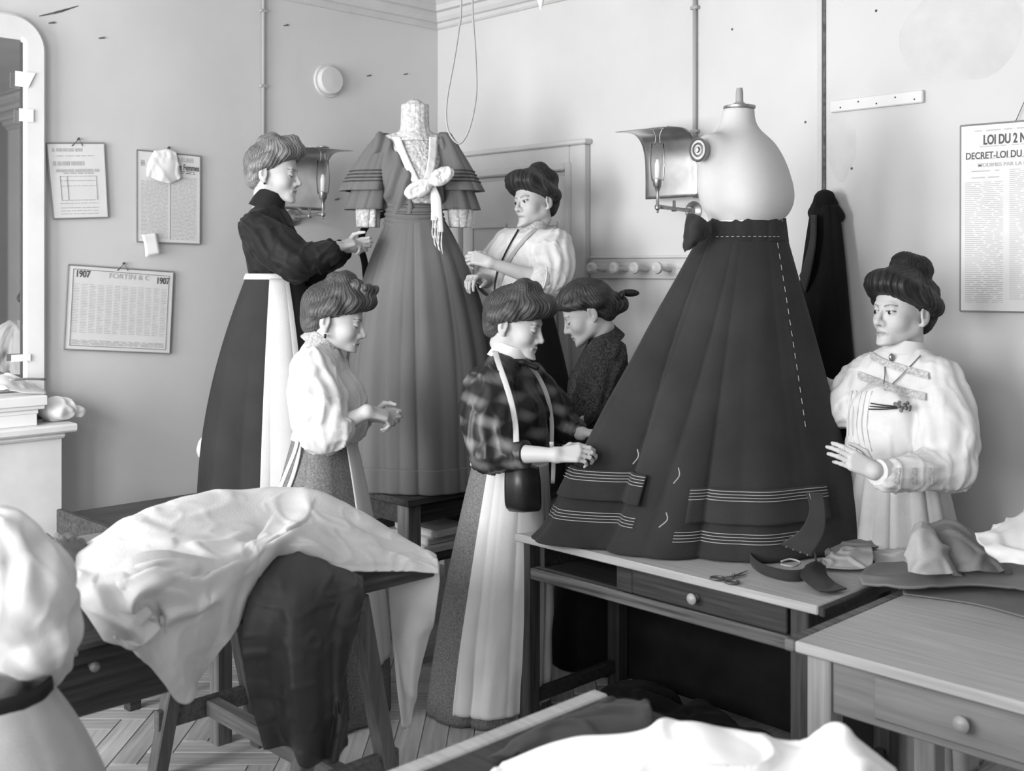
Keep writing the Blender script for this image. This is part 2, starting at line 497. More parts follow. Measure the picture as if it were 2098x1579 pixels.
# window wall with three openings
w = MB(); xs = [0.0]
for a, b in WIN: xs += [a, b]
xs.append(ROOM_X)
for i in range(0, len(xs), 2): w.box((xs[i], ROOM_Y - 0.12, 0), (xs[i + 1], ROOM_Y, CEIL))
for a, b in WIN:
    w.box((a, ROOM_Y - 0.12, 0), (b, ROOM_Y, WZ[0])); w.box((a, ROOM_Y - 0.12, WZ[1]), (b, ROOM_Y, CEIL))
st(w.build('wall_window', m_wall_d))
for i, (a, b) in enumerate(WIN):
    e = st(empty('window_%d' % (i + 1), ((a + b) / 2, ROOM_Y - 0.06, WZ[0])))
    fr = MB(); y0, y1 = ROOM_Y - 0.10, ROOM_Y - 0.05
    for x in (a, (a + b) / 2 - 0.03, b - 0.06): fr.box((x, y0, WZ[0]), (x + 0.06, y1, WZ[1]))
    for z in (WZ[0], WZ[0] + 0.72, WZ[0] + 1.44, WZ[1] - 0.06): fr.box((a, y0, z), (b, y1, z + 0.05))
    fr.build('window_frame', m_white_paint, e)
    for k in range(2):
        for j in range(3):
            xa = a + 0.06 + k * ((b - a) / 2 - 0.03); z0 = WZ[0] + 0.05 + j * 0.72
            bx('pane', (xa, ROOM_Y - 0.078, z0), (xa + (b - a) / 2 - 0.09, ROOM_Y - 0.074, z0 + 0.67), m_glass, e, bevel=0)
# cornice: one profile run along both walls with a mitred corner
prof = [(0.012, 3.085), (0.022, 3.095), (0.022, 3.115), (0.04, 3.12), (0.055, 3.14), (0.06, 3.165), (0.085, 3.17), (0.09, 3.20), (0.12, 3.225), (0.16, 3.235), (0.165, 3.27), (0.20, 3.285), (0.235, 3.32), (0.245, 3.345), (0.30, 3.348), (0.30, 3.359), (0.0, 3.359), (0.0, 3.085)]
def cornice(name, alongX, L):
    G = []
    for t in (0, 1):
        row = []
        for o, z in prof:
            s_ = o if t == 0 else L
            row.append((s_, -o, z) if alongX else (o, -s_, z))
        G.append(row)
    return st(MB().grid(np.array(G), closed=True).build(name, m_trim))
c_r = cornice('trim_1', True, ROOM_X); c_l = cornice('trim_2', False, -ROOM_Y)
# carved leaves in the ceiling corner
for k, (a, r) in enumerate([(0, 0.05), (28, 0.04), (-28, 0.04), (50, 0.03), (-50, 0.03)]):
    dr = nrm(A3(math.cos(math.radians(-45 + a)), math.sin(math.radians(-45 + a)), 0))
    base = A3(0.2, -0.2, 3.335)
    MB().tube([base, base + dr * 0.06 + UP * -0.012, base + dr * 0.13 + UP * -0.012, base + dr * 0.18 + UP * 0.004], [0.012, r * 0.55, r * 0.45, 0.006], seg=8, n=10, flat=0.5, side=np.cross(dr, UP)).build('carved_leaf', m_trim, c_r, smooth=True)
st(bx('baseboard_left', (0.0, -4.6, 0), (0.02, -0.02, 0.14), m_trim)); st(bx('baseboard_right', (1.2, -0.02, 0), (ROOM_X, 0.0, 0.14), m_trim))

# door in the right-hand wall
d1 = st(empty('door_1', (0.65, 0, 0)))
fr = MB()
for x0, x1 in ((0.10, 0.21), (1.075, 1.18)): fr.box((x0, -0.045, 0), (x1, 0, 2.33))
fr.box((0.212, -0.045, 2.225), (1.073, 0, 2.33)); fr.box((0.085, -0.06, 2.33), (1.195, 0, 2.355))
fr.build('door_frame', m_trim, d1, bevel=0.006)
b2 = MB()
for x0, x1 in ((0.195, 0.235), (1.05, 1.09)): b2.box((x0, -0.058, 0), (x1, -0.001, 2.245))
b2.box((0.237, -0.058, 2.205), (1.048, -0.001, 2.245))
b2.build('frame_bead', m_trim, d1, bevel=0.008)
lf = bx('door_leaf', (0.24, -0.022, 0.01), (1.045, -0.002, 2.185), m_trim, d1)
for x0, x1 in ((0.31, 0.60), (0.68, 0.975)):
    for z0, z1 in ((0.18, 0.75), (0.86, 1.95)):
        p = MB()
        for (a0, b0, a1, b1) in ((x0, z0, x1, z0 + 0.025), (x0, z1 - 0.025, x1, z1), (x0, z0 + 0.026, x0 + 0.025, z1 - 0.026), (x1 - 0.025, z0 + 0.026, x1, z1 - 0.026)):
            p.box((a0, -0.034, b0), (a1, -0.02, b1))
        p.build('panel_moulding', m_trim, lf, bevel=0.004)
bx('panel', (0.34, -0.028, 0.9), (0.57, -0.02, 1.91), m_trim, lf, bevel=0.003); bx('panel', (0.71, -0.028, 0.9), (0.945, -0.02, 1.91), m_trim, lf, bevel=0.003)
MB().lathe((0.98, -0.022, 1.02), (0, -1, 0), [(0.012, 0), (0.012, 0.03), (0.028, 0.04), (0.03, 0.055), (0.02, 0.068), (0.0, 0.07)], 16).build('door_knob', m_dark, lf, smooth=True)

# wall seams, pipes, batten, patches
def pipe(name, P, r, mat, label, cat='pipe'):
    return tag(MB().tube(P, r, 8).build(name, mat, None, smooth=True), label, cat)
yL = onX(537, 200)[1]
pp = pipe('wall_pipe', [(0.012, yL, 2.02), (0.012, yL, CEIL - 0.28), (0.012, yL, 3.09)], 0.009, m_pipe, 'thin vertical pipe on the plain wall above the woman in black', 'pipe')
for z in (2.62, 3.0): bx('pipe_clip', (0, yL - 0.018, z), (0.022, yL + 0.018, z + 0.014), m_pipe, pp, bevel=0.002)
xG = onY(1427, 200)[0]
pp = pipe('gas_pipe', [(xG, -0.013, 2.03), (xG, -0.013, 3.09)], 0.010, m_pipe, 'thin vertical gas pipe running down to the lamp with the curved reflector')
for z in (2.33, 2.9): bx('pipe_clip', (xG - 0.02, -0.025, z), (xG + 0.02, 0, z + 0.015), m_pipe, pp, bevel=0.002)
xS = onY(1690, 200)[0]
tag(MB().tube([(xS, -0.004, 1.0), (xS, -0.004, 3.09)], 0.0062, 6).build('trim_3', m_crack), kind='structure')
st(bx('trim_4', (xS - 0.03, -0.012, 1.0), (xS - 0.008, 0, 3.09), m_trim, bevel=0.003))
a = onY(1705, 222); b = onY(1895, 200)
bt = bx('wall_batten', (a[0], -0.022, a[2] - 0.02), (b[0], 0, a[2] + 0.03), m_white_paint, None, bevel=0.004)
tag(bt, 'pale wooden batten nailed to the wall left of the printed law poster', 'batten')
for k in range(5): MB().lathe((a[0] + 0.05 + k * 0.08, -0.022, a[2] + (0.012 if k % 2 else -0.004)), (0, -1, 0), [(0.004, 0), (0.003, 0.002)], 8).build('nail_head', m_dark, bt)
random.seed(9)
def blot(name, c, ru, rz, mat, th=0.004, seed=0, parent=wr):
    G = []
    for i in range(9):
        r = i / 8
        row = []
        for k in range(40):
            an = 2 * PI * k / 40; j = 1 + 0.22 * vnoise(A3(math.cos(an) * 1.5 + seed, math.sin(an) * 1.5, seed))
            row.append((c[0] + math.cos(an) * ru * r * j, -th * (1 - r ** 4), c[2] + math.sin(an) * rz * r * j))
        G.append(row)
    MB().grid(np.array(G), closed=True).build(name, mat, parent, smooth=True)
blot('plaster_patch', onY(1965, 60), 0.24, 0.22, m_wall2, 0.006, 3)
blot('plaster_patch', onY(1725, 300), 0.07, 0.14, m_wall2, 0.004, 8)
for i, (px_, py_) in enumerate([(1500, 60), (1795, 22), (1990, 830), (1915, 805), (1650, 250), (1745, 345)]):
    q = onY(px_, py_); MB().lathe((q[0], 0, q[2]), (0, -1, 0), [(0.006, 0), (0.004, 0.003)], 8).build('nail_hole', m_crack, wr)
for i, (px_, py_) in enumerate([(105, 47), (585, 52), (207, 78), (862, 44), (690, 408), (830, 152), (755, 155)]):
    q = onX(px_, py_); MB().tube([(0.001, q[1] - 0.012, q[2] - 0.003), (0.002, q[1] + 0.014, q[2] + 0.004)], [0.003, 0.005], 6).build('wall_chip', m_crack, wl)
cr = MB().tube([tuple(onX(80, 33)), tuple(onX(120, 24)), tuple(onX(160, 12))], [0.002, 0.006, 0.002], 6, n=8).build('wall_crack', m_crack, wl)

# dado rail with pegs between the door and the big skirt
m_oldwood = mat_wood('old_painted_wood', 0.5, 0, var=0.2)
m_peg = M('turned_peg_wood', 0.52, 0.5, var=0.15, vs_=20)
rk = empty('peg_rail', (1.5, 0, 1.62), 'painted wall rail with four turned mushroom pegs beside the door', 'peg rail')
z1 = onY(1205, 530)[2]
bx('rail_board', (1.2, -0.022, z1 - 0.10), (2.05, 0, z1), m_oldwood, rk); bx('rail_cap', (1.2, -0.03, z1), (2.05, 0, z1 + 0.012), m_trim, rk, bevel=0.003)
for px_ in (1240, 1285, 1328, 1374):
    q = onY(px_, 545, -0.02); dr = nrm(A3(0, -1, 0.08))
    MB().lathe((q[0], -0.02, z1 - 0.055), dr, [(0.011, 0), (0.012, 0.03), (0.009, 0.075), (0.014, 0.085), (0.026, 0.09), (0.029, 0.1), (0.027, 0.11), (0.016, 0.116), (0.008, 0.113), (0.0, 0.113)], 20).build('peg', m_peg, rk, smooth=True, auto=0.7)

# flue cover
q = onX(671, 166)
fc = empty('flue_cover', (0, q[1], q[2]), 'round pale flue cover high on the left wall', 'flue cover')
MB().lathe((0.0, q[1], q[2]), (1, 0, 0), [(0.088, 0), (0.086, 0.014), (0.0, 0.016)], 40).build('rim', m_wall2, fc, smooth=True, auto=0.6)
MB().lathe((0.01, q[1], q[2]), (1, 0, 0), [(0.073, 0), (0.075, 0.024), (0.068, 0.034), (0.0, 0.038)], 40).build('cap', m_wall, fc, smooth=True, auto=0.6)

# ------------------------------------------------------------------ mantelpiece and mirror (left edge)
m_marble = M('painted_mantel', 0.66, 0.5, var=0.08, vs_=7, spec=0.3)
MZ = 1.05; MY = onX(162, 865, 0.27)[1]
mp = empty('mantelpiece', (0.12, -3.1, 0), 'pale fireplace mantelpiece with a projecting shelf against the left wall', 'mantelpiece')
bx('shelf', (0, -4.05, MZ - 0.035), (0.27, MY, MZ), m_marble, mp, bevel=0.008)
bx('shelf_moulding', (0, -4.02, MZ - 0.06), (0.245, MY - 0.04, MZ - 0.035), m_marble, mp, bevel=0.01)
jl = -0.045
for y0, y1 in ((MY - 0.42, MY - 0.05), (-4.0, -3.63)): bx('jamb', (0, y0, 0), (0.22, y1, MZ - 0.06), m_marble, mp)
bx('frieze', (0, -3.63, 0.78), (0.2, MY - 0.42, MZ - 0.06), m_marble, mp); bx('fire_opening', (0, -3.63, 0), (0.02, MY - 0.42, 0.78), m_dark, mp)
m_mirror = M('mirror_glass', 0.5, 0.02, metal=1.0, spec=0.5)
YR = onX(88, 400)[1]; ZT = onX(0, 36)[2] + 0.02; yin = onX(44, 300)[1]; zin = onX(20, 80)[2]; rad = 0.15
mr = empty('overmantel_mirror', (0.02, (YR - 3.9) / 2, MZ), 'tall mirror in a pale round-cornered frame above the mantelpiece', 'mirror')
def arch(y0, y1, z0, z1, r, n=10):
    P = [(y0, z0)]
    for cy, cz, a0 in ((y0 + r, z1 - r, PI), (y1 - r, z1 - r, PI / 2)):
        for k in range(n + 1):
            a = a0 - k * PI / 2 / n; P.append((cy + r * math.cos(a), cz + r * math.sin(a)))
    P.append((y1, z0)); return P
oo = arch(-3.9, YR, MZ, ZT, rad); ii = arch(-3.9 + (YR - yin) * 1.0, yin, MZ + 0.05, zin, 0.012)
G = [[(0.0, y, z) for y, z in oo], [(0.028, y, z) for y, z in oo], [(0.036, y * 0.9 + y2 * 0.1, z * 0.9 + z2 * 0.1) for (y, z), (y2, z2) in zip(oo, ii)], [(0.03, y * 0.15 + y2 * 0.85, z * 0.15 + z2 * 0.85) for (y, z), (y2, z2) in zip(oo, ii)], [(0.018, y, z) for y, z in ii], [(0.006, y, z) for y, z in ii]]
MB().grid(np.array(G)).build('mirror_frame', m_white_paint, mr, smooth=True, auto=0.5)
bx('glass', (0.004, -3.9 + 0.03, MZ + 0.03), (0.008, yin + 0.01, zin + 0.01), m_mirror, mr, bevel=0)
MB().tube([(0.012, yin - 0.004, MZ + 0.05), (0.012, yin - 0.004, zin - 0.01)], 0.004, 6).build('dark_rebate', m_dark, mr)
m_paper = M('paper_white', 0.8, 0.7, var=0.04, vs_=10)
for (px_, py_, wd, ht, sk) in ((52, 163, 0.085, 0.065, 0.03), (54, 236, 0.06, 0.055, 0.0), (43, 733, 0.08, 0.03, 0.0)):
    q = onX(px_, py_, 0.038)
    MB().add([(0.038, q[1] - wd / 2, q[2] - ht / 2), (0.040, q[1] + wd / 2 - sk, q[2] - ht / 2), (0.04, q[1] + wd / 2, q[2] + ht / 2), (0.038, q[1] - wd / 2, q[2] + ht / 2),
              (0.036, q[1] - wd / 2, q[2] - ht / 2), (0.037, q[1] + wd / 2 - sk, q[2] - ht / 2), (0.037, q[1] + wd / 2, q[2] + ht / 2), (0.036, q[1] - wd / 2, q[2] + ht / 2)],
             [(0, 1, 2, 3), (7, 6, 5, 4), (0, 4, 5, 1), (1, 5, 6, 2), (2, 6, 7, 3), (3, 7, 4, 0)]).build('paper_tab', m_paper, mr)

# ================================================================== TABLES AND BENCHES
w_top = mat_wood('table_top_pale_wood', 0.36, 0, var=0.15, rough=0.5)
w_rail = mat_wood('worn_dark_rail_wood', 0.10, 0, var=0.6)
w_black = M('shade_black_wood', 0.012, 0.8, var=0.3, vs_=8, spec=0.1)  # black that puts the shade under the work table into the colour
w_dark = mat_wood('table_dark_wood', 0.032, 0, var=0.5, rough=0.55)
w_darkz = mat_wood('table_dark_leg_wood', 0.04, 2, var=0.5, rough=0.55)
w_mid = mat_wood('table_mid_wood', 0.21, 0, var=0.18, rough=0.5)
w_midz = mat_wood('table_mid_leg_wood', 0.30, 2, var=0.2, rough=0.5)
w_old = mat_wood('work_bench_wood', 0.055, 1, var=0.5)
w_oldz = mat_wood('work_bench_leg_wood', 0.2, 2, var=0.4)
w_trz = mat_wood('trestle_leg_wood', 0.13, 2, var=0.3)
w_trx = mat_wood('trestle_bar_wood', 0.13, 0, var=0.3)
m_knob = M('turned_knob_wood', 0.30, 0.35, spec=0.5)
TZ = 0.73
def knob(parent, p, n, r=0.017):
    MB().lathe(p, n, [(r * 0.55, 0), (r * 0.5, 0.012), (r, 0.02), (r * 1.05, 0.028), (r * 0.6, 0.036), (0, 0.037)], 18).build('knob', m_knob, parent, smooth=True, auto=0.8)

# --- main table with the draped figure
X0, X1, Y0, Y1 = 1.944, 3.25, -1.345, -0.72
t = empty('work_table', ((X0 + X1) / 2, (Y0 + Y1) / 2, 0), 'dark work table with pale top and drawers carrying the big dark skirt', 'table')
bx('table_top', (X0, Y0, TZ - 0.028), (X1, Y1, TZ), w_top, t, bevel=0.004)
bx('end_cap', (X1 + 0.0005, Y0, TZ - 0.03), (X1 + 0.022, Y1, TZ - 0.001), w_dark, t, bevel=0.004)
for lx in (X0 + 0.045, X1 - 0.11):
    for ly in (Y0 + 0.03, Y1 - 0.09):
        bx('leg', (lx, ly, 0), (lx + 0.06, ly + 0.06, TZ - 0.029), w_darkz, t)
bx('lower_rail', (X0 + 0.106, Y0 + 0.032, 0.565), (X1 - 0.111, Y0 + 0.075, 0.607), w_rail, t)
bx('back_rail', (X0 + 0.106, Y1 - 0.06, 0.58), (X1 - 0.111, Y1 - 0.035, TZ - 0.03), w_black, t)
for lx in (X0 + 0.055, X1 - 0.1): bx('end_rail', (lx, Y0 + 0.091, 0.58), (lx + 0.025, Y1 - 0.091, TZ - 0.03), w_dark, t)
xa = onz(1296, 1170, TZ - .03)[0]; xb = xa + 0.07
bx('stile', (2.46, Y0 + 0.036, 0.6085), (2.53, Y0 + 0.07, TZ - 0.0285), w_dark, t)
bx('drawer_runner', (2.07, Y0 + 0.09, 0.585), (2.46, Y1 - 0.07, 0.6), w_dark, t)
dw = bx('drawer', (2.535, Y0 + 0.03, 0.612), (3.13, Y0 + 0.056, TZ - 0.0295), w_dark, t)
knob(dw, (2.80, Y0 + 0.03, 0.655), (0, -1, 0))
bx('stretcher', (X0 + 0.062, Y0 + 0.091, 0.09), (X0 + 0.09, Y1 - 0.091, 0.14), w_dark, t)
bx('stretcher', (X1 - 0.095, Y0 + 0.091, 0.09), (X1 - 0.067, Y1 - 0.091, 0.14), w_dark, t)

# --- near table at the right edge
X0r, X1r, Y0r, Y1r = 3.335, 4.75, -1.66, -0.93
t = empty('work_table', ((X0r + X1r) / 2, (Y0r + Y1r) / 2, 0), 'plain light wooden work table with a drawer in the right foreground', 'table')
bx('table_top', (X0r + 0.032, Y0r, TZ - 0.03), (X1r, Y1r, TZ), w_top, t, bevel=0.004)
bx('end_cap', (X0r, Y0r, TZ - 0.032), (X0r + 0.0315, Y1r, TZ - 0.0005), w_rail, t, bevel=0.004)
for lx in (X0r + 0.05, X1r - 0.12):
    for ly in (Y0r + 0.03, Y1r - 0.1):
        bx('leg', (lx, ly, 0), (lx + 0.068, ly + 0.068, TZ - 0.0305), w_midz, t)
ap = bx('front_apron', (X0r + 0.1185, Y0r + 0.04, 0.555), (X1r - 0.121, Y0r + 0.065, TZ - 0.031), w_mid, t)
dw = bx('drawer', (3.57, Y0r + 0.032, 0.575), (4.15, Y0r + 0.06, TZ - 0.045), w_mid, t, bevel=0.006)
knob(dw, (onY(1978, 1478, Y0r + 0.03)[0], Y0r + 0.032, onY(1978, 1478, Y0r + 0.03)[2]), (0, -1, 0), 0.019)
for lx in (X0r + 0.055, X1r - 0.1): bx('end_apron', (lx, Y0r + 0.1, 0.565), (lx + 0.025, Y1r - 0.102, TZ - 0.031), w_dark, t)

# --- table under the lace dress
t = empty('sewing_table', (0.8, -0.7, 0), 'dark wooden table under the lace trimmed dress', 'table')
bx('table_top', (0.28, -1.254, TZ - 0.03), (1.269, -0.12, TZ), w_old, t, bevel=0.004)
for lx, ly in ((0.33, -1.2), (1.13, -1.2), (0.33, -0.24), (1.13, -0.24)):
    bx('leg', (lx, ly, 0), (lx + 0.075, ly + 0.075, TZ - 0.031), w_oldz, t)
bx('front_apron', (0.406, -1.185, 0.6), (1.129, -1.16, TZ - 0.031), w_old, t); bx('side_apron', (1.165, -1.124, 0.6), (1.19, -0.241, TZ - 0.031), w_old, t)
bx('lower_shelf', (0.406, -1.12, 0.42), (1.2, -0.25, 0.44), w_old, t)
m_linen = M('white_linen', 0.78, 0.85, var=0.04, vs_=12, bump=0.35, bs=220, spec=0.1)
for k, (x, z) in enumerate(((1.0, 0.44), (0.98, 0.475), (1.02, 0.51))):
    tag(bx('folded_paper', (x - 0.15, -1.05 + k * 0.02, z), (x + 0.15, -0.8, z + 0.033), m_paper, None, bevel=0.006), 'white folded sheet, %s of the stack on the shelf under the dress table' % ('lowest', 'middle', 'topmost')[k], 'paper', 'sheets under the dress table')

# --- bench the woman in black stands on, and the table behind the white cloth
BZ = 0.70
t = empty('plank_bench', (0.62, -1.7, 0), 'dark plank bench by the left wall under the woman in black', 'bench')
for x0_, x1_ in ((0.36, 0.608), (0.612, 0.88)): bx('plank', (x0_, -2.33, BZ - 0.03), (x1_, -1.27, BZ), w_old, t)
for lx in (0.39, 0.8):
    for ly in (-2.28, -1.36): bx('leg', (lx, ly, 0), (lx + 0.05, ly + 0.05, BZ - 0.031), w_old, t)
bx('end_rail', (0.36, -2.36, BZ - 0.11), (0.88, -2.332, BZ + 0.02), w_old, t)
t = empty('side_table', (1.2, -2.7, 0), 'wooden table top showing behind the heaped white cloth', 'table')
bx('table_top', (0.92, -3.3, TZ - 0.03), (1.40, -2.12, TZ), w_mid, t)
for lx in (0.95, 1.31):
    for ly in (-3.27, -2.2): bx('leg', (lx, ly, 0), (lx + 0.06, ly + 0.06, TZ - 0.031), w_oldz, t)

# --- trestle table in front
LZ = 0.80
t = empty('trestle_table', (1.98, -2.9, 0), 'trestle table with dark board top and splayed legs at the left', 'table')
bx('board', (1.60, -3.95, LZ - 0.035), (1.968, -2.0, LZ), w_old, t); bx('board', (1.972, -3.95, LZ - 0.035), (2.34, -2.0, LZ), w_old, t)
ta = bx('side_apron', (2.285, -3.9, 0.63), (2.31, -2.80, LZ - 0.036), w_old, t)
qk = onX(185, 1360, 2.31); knob(ta, (2.31, qk[1], qk[2]), (1, 0, 0), 0.012)
for yc in (-2.28, -3.6):
    bx('trestle_beam', (1.45, yc - 0.035, LZ - 0.10), (2.30, yc + 0.035, LZ - 0.036), w_trx, t)
    for xx in (1.46, 2.235):
        for s_ in (-1, 1):
            MB().beam((xx, yc + s_ * 0.05, LZ - 0.07), (xx, yc + s_ * 0.20, 0.0), 0.055, 0.05, side=(1, 0, 0)).build('leg', w_trz, t, bevel=0.004)
        bx('crossbar', (xx - 0.015, yc - 0.2, 0.17), (xx + 0.015, yc + 0.2, 0.235), w_trx, t)
    bx('stretcher', (1.476, yc - 0.025, 0.175), (2.219, yc + 0.025, 0.23), w_trx, t)

# --- pale-edged table in the very front
t = empty('cutting_table', (3.9, -2.8, 0), 'blurred pale-edged table in the bottom foreground under the white cloth', 'table')
bx('table_top', (3.306, -3.5, 0.72), (4.55, -2.33, 0.75), w_dark, t)
bx('edge_strip', (3.262, -3.5, 0.71), (3.305, -2.33, 0.752), w_top, t)
for lx, ly in ((3.4, -3.4), (3.4, -2.45), (4.4, -2.45)): bx('leg', (lx, ly, 0), (lx + 0.06, ly + 0.06, 0.719), w_midz, t)

# ================================================================== DRESSED FORMS
m_crepe = M('grey_crepe', 0.15, 0.8, var=0.14, vs_=5, st=(1, 1, 0.2), bump=0.2, bs=150, bst=(1, 1, 0.3), spec=0.08, sheen=0.06)
m_crepe_d = M('grey_crepe_trim', 0.06, 0.8, var=0.3, vs_=60, spec=0.15)
m_lace = M('white_lace', 0.56, 0.9, var=0.28, vs_=75, bump=1.0, bs=110, spec=0.1, detail=2)
m_satin = M('white_satin', 0.68, 0.4, var=0.04, vs_=10, spec=0.4)
m_wool = M('dark_wool', 0.030, 0.9, var=0.2, vs_=4, bump=0.35, bs=260, spec=0.05, sheen=0.08)
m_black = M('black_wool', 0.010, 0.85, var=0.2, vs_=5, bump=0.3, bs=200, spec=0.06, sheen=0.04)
m_stitch = M('pale_stitching', 0.34, 0.8)
m_linenform = M('dress_form_linen', 0.50, 0.8, var=0.05, vs_=3, bump=0.25, bs=300, spec=0.15)
m_brass = M('dull_brass', 0.30, 0.35, metal=0.8, var=0.2, vs_=30)
m_lathe = M('turned_wood', 0.30, 0.5, var=0.3, vs_=12, st=(1, 1, 0.2))

def rot_frame(f):
    f = nrm(f); l = np.cross(UP, f); return np.stack([f, l, UP], 1)

# ---------------- lace trimmed dress
DD = 5.15; DS = F / DD
f = face_dir(-82); l = np.cross(UP, f); Rf = rot_frame(f)
def dz(py): return H + (HY - py) / DS
Dn = at(845, 300, DD)
def DP(px, z, df=0.0):
    q = at(px, 552, DD) + f * df; q[2] = z; return q
dr = empty('lace_dress', DP(862, TZ), 'grey crepe dress with white lace bodice and bow standing on the table', 'dress')
def dress_torso(fl, off, k=0.03):
    c = DP(850, 0)
    def p(z, df=0, dl=0): return A3(c[0], c[1], 0) + f * df + l * dl + UP * z
    for s_ in (-1, 1): fl.cone(p(2.29, -0.005), p(2.262, -0.005, s_ * 0.14), 0.055 + off, 0.05 + off, k)
    fl.ell(p(2.13, 0.01), (0.105 + off, 0.15 + off, 0.17 + off), Rf, k)
    fl.ell(p(2.09, 0.06), (0.075 + off, 0.13 + off, 0.12 + off), Rf, k)
    fl.ell(p(1.97, 0.01), (0.095 + off, 0.115 + off, 0.1 + off), Rf, k)
    return p
c0 = DP(850, 2.15)
fl = Field(c0 - A3(0.32, 0.32, 0.35), c0 + A3(0.32, 0.32, 0.35), 0.006)
p = dress_torso(fl, 0.0)
fl.cone(p(2.27, -0.01), p(2.405, -0.005), 0.062, 0.055, 0.03)
fl.sph(p(2.43, -0.005), 0.05, 0.01, sub=False)
V, Q = fl.mesh(); V = wrinkle(V, Q, 0.004, 70, seed=3)
mk('lace_bodice', V, Q, m_lace, dr, smooth=True)
# stand collar frill
P, full = shell(p(2.455), (0.057, 0.06), p(2.285), (0.085, 0.095), f, folds=((15, 0.002, 0),), nt=120, nz=16, prof=lambda t_: t_ ** 5, waistf=1.0)
MB().grid(P, full).build('lace_collar', m_lace, dr, smooth=True, solid=0.003)
LACE_V = V
fl = Field(c0 - A3(0.32, 0.32, 0.35), c0 + A3(0.32, 0.32, 0.3), 0.006)
p = dress_torso(fl, 0.014)
cc = A3(c0[0], c0[1], 0)
def wedge(Pt):
    q = Pt - cc; x = q @ l; y = q @ f; z = Pt[..., 2]
    xl = np.interp(z, [1.96, 2.018, 2.097, 2.328, 2.5], [-0.02, -0.024, -0.016, -0.140, -0.22]); xr = np.interp(z, [1.96, 2.0, 2.15, 2.24, 2.328, 2.5], [0.082, 0.086, 0.098, 0.112, 0.118, 0.16])
    return np.maximum(np.maximum(xl - x, x - xr) * 0.8, -(y + 0.045))
fl.op(wedge, c0 - A3(0.3, 0.3, 0.25), c0 + A3(0.3, 0.3, 0.3), 0.004, sub=True)
V, Q = fl.mesh()
q = V - cc; x = q @ l; z = V[:, 2]
N = vnormals(V, Q)
V = V + N * (0.009 * np.sin(np.abs(x) * 105 + (z - 2) * 30 + 1.5 * vnoise(V * 12)))[:, None]      # draped folds towards the sash
mk('draped_bodice', V, Q, m_crepe, dr, smooth=True)
# cape sleeves (two tiers each) with ribbon lines, lace undersleeves
for s_, (sx, sy), (bx_, by_), rr in ((-1, (788, 274), (757, 392), 0.120), (1, (908, 272), (940, 392), 0.108)):
    for tier, (dy, ro) in enumerate(((0, 0.0), (38, -0.018))):
        Cw = DP(sx, dz(sy)); Ch = DP(bx_ + s_ * 2, dz(by_ + dy))
        kw = dict(folds=((9, 0.008, 0.6 * s_ + tier), (4, 0.012, tier)), nt=110, seed=s_ * 3.0 + tier, prof=lambda t_: t_ ** 0.62)
        P, full = shell(Cw, (0.012, 0.015), Ch, (rr + ro - 0.02, rr + ro), f, nz=24, **kw)
        o = MB().grid(P, full).build('cape_sleeve', m_crepe, dr, smooth=True, solid=0.003)
        if tier == 0:
            for tt in (0.66, 0.72, 0.78, 0.84):
                P, full = shell(Cw, (0.012, 0.015), Ch, (rr - 0.02, rr), f, nz=2, tr=(tt, tt + 0.001), off=0.004, **kw)
                MB().tube(np.vstack([P[0], P[0][:1]]), 0.0035, 5, caps=False).build('ribbon_line', m_crepe_d, o, smooth=True)
    a = DP(bx_ + s_ * 3, dz(by_ + 22)); b = DP(bx_ + s_ * 3, dz(by_ + 74))
    P, full = shell(a, (0.05, 0.05), b, (0.04, 0.045), f, folds=((7, 0.008, s_),), nt=90, nz=16, seed=s_, waistf=1.0, prof=lambda t_: t_ ** 2)
    MB().grid(P, full).build('lace_undersleeve', m_lace, dr, smooth=True, solid=0.003)
# lace borders along the V, laid on the bodice
def edge_strip(pts, w, n=50, lift=0.006):
    S_ = spline(np.array([list(q) + [0.0] for q in pts], float), n)[:, :2]; G = []
    for j, o_ in enumerate(np.linspace(-0.5, 0.5, 5)):
        G.append([surf(LACE_V, x_ + o_ * w, y_, lift, 9.0) for i_, (x_, y_) in enumerate(S_)])
    G = np.array(G)
    for _ in range(2): G[:, 1:-1] = (G[:, :-2] + 2 * G[:, 1:-1] + G[:, 2:]) / 4
    return G
for pts in (((812, 280), (824, 312), (840, 346), (852, 372)), ((888, 280), (887, 312), (882, 345), (874, 372))):
    MB().grid(edge_strip(pts, 17)).build('lace_border', m_satin, dr, smooth=True, solid=0.002)
# sash
P, full = shell(DP(848, 2.0), (0.112, 0.122), DP(850, 1.895), (0.135, 0.14), f, nt=120, nz=30)
zz = np.linspace(0, 1, 30)[:, None, None]
th_ = np.linspace(0, 2 * PI, 120, endpoint=False)[None, :, None]
rad = P - np.array([0, 0, 0]); cen = P.mean(axis=1, keepdims=True); rd = (P - cen) / np.linalg.norm(P - cen, axis=-1, keepdims=True)
P = P + rd * 0.004 * np.sin(zz * 2 * PI * 5) - UP * (0.03 * np.maximum(np.cos(th_), 0) ** 2 * zz)
MB().grid(P, full).build('sash', m_crepe, dr, smooth=True, solid=0.004)
for k_, zt_ in enumerate((0.08, 0.2, 0.32, 0.44)):
    row_ = P[int(zt_ * 29)]; idx_ = [i_ % 120 for i_ in range(-14, 20)]
    MB().tube(row_[idx_] + f * 0.003, 0.0026, 5).build('ribbon_line', m_crepe_d, dr, smooth=True)
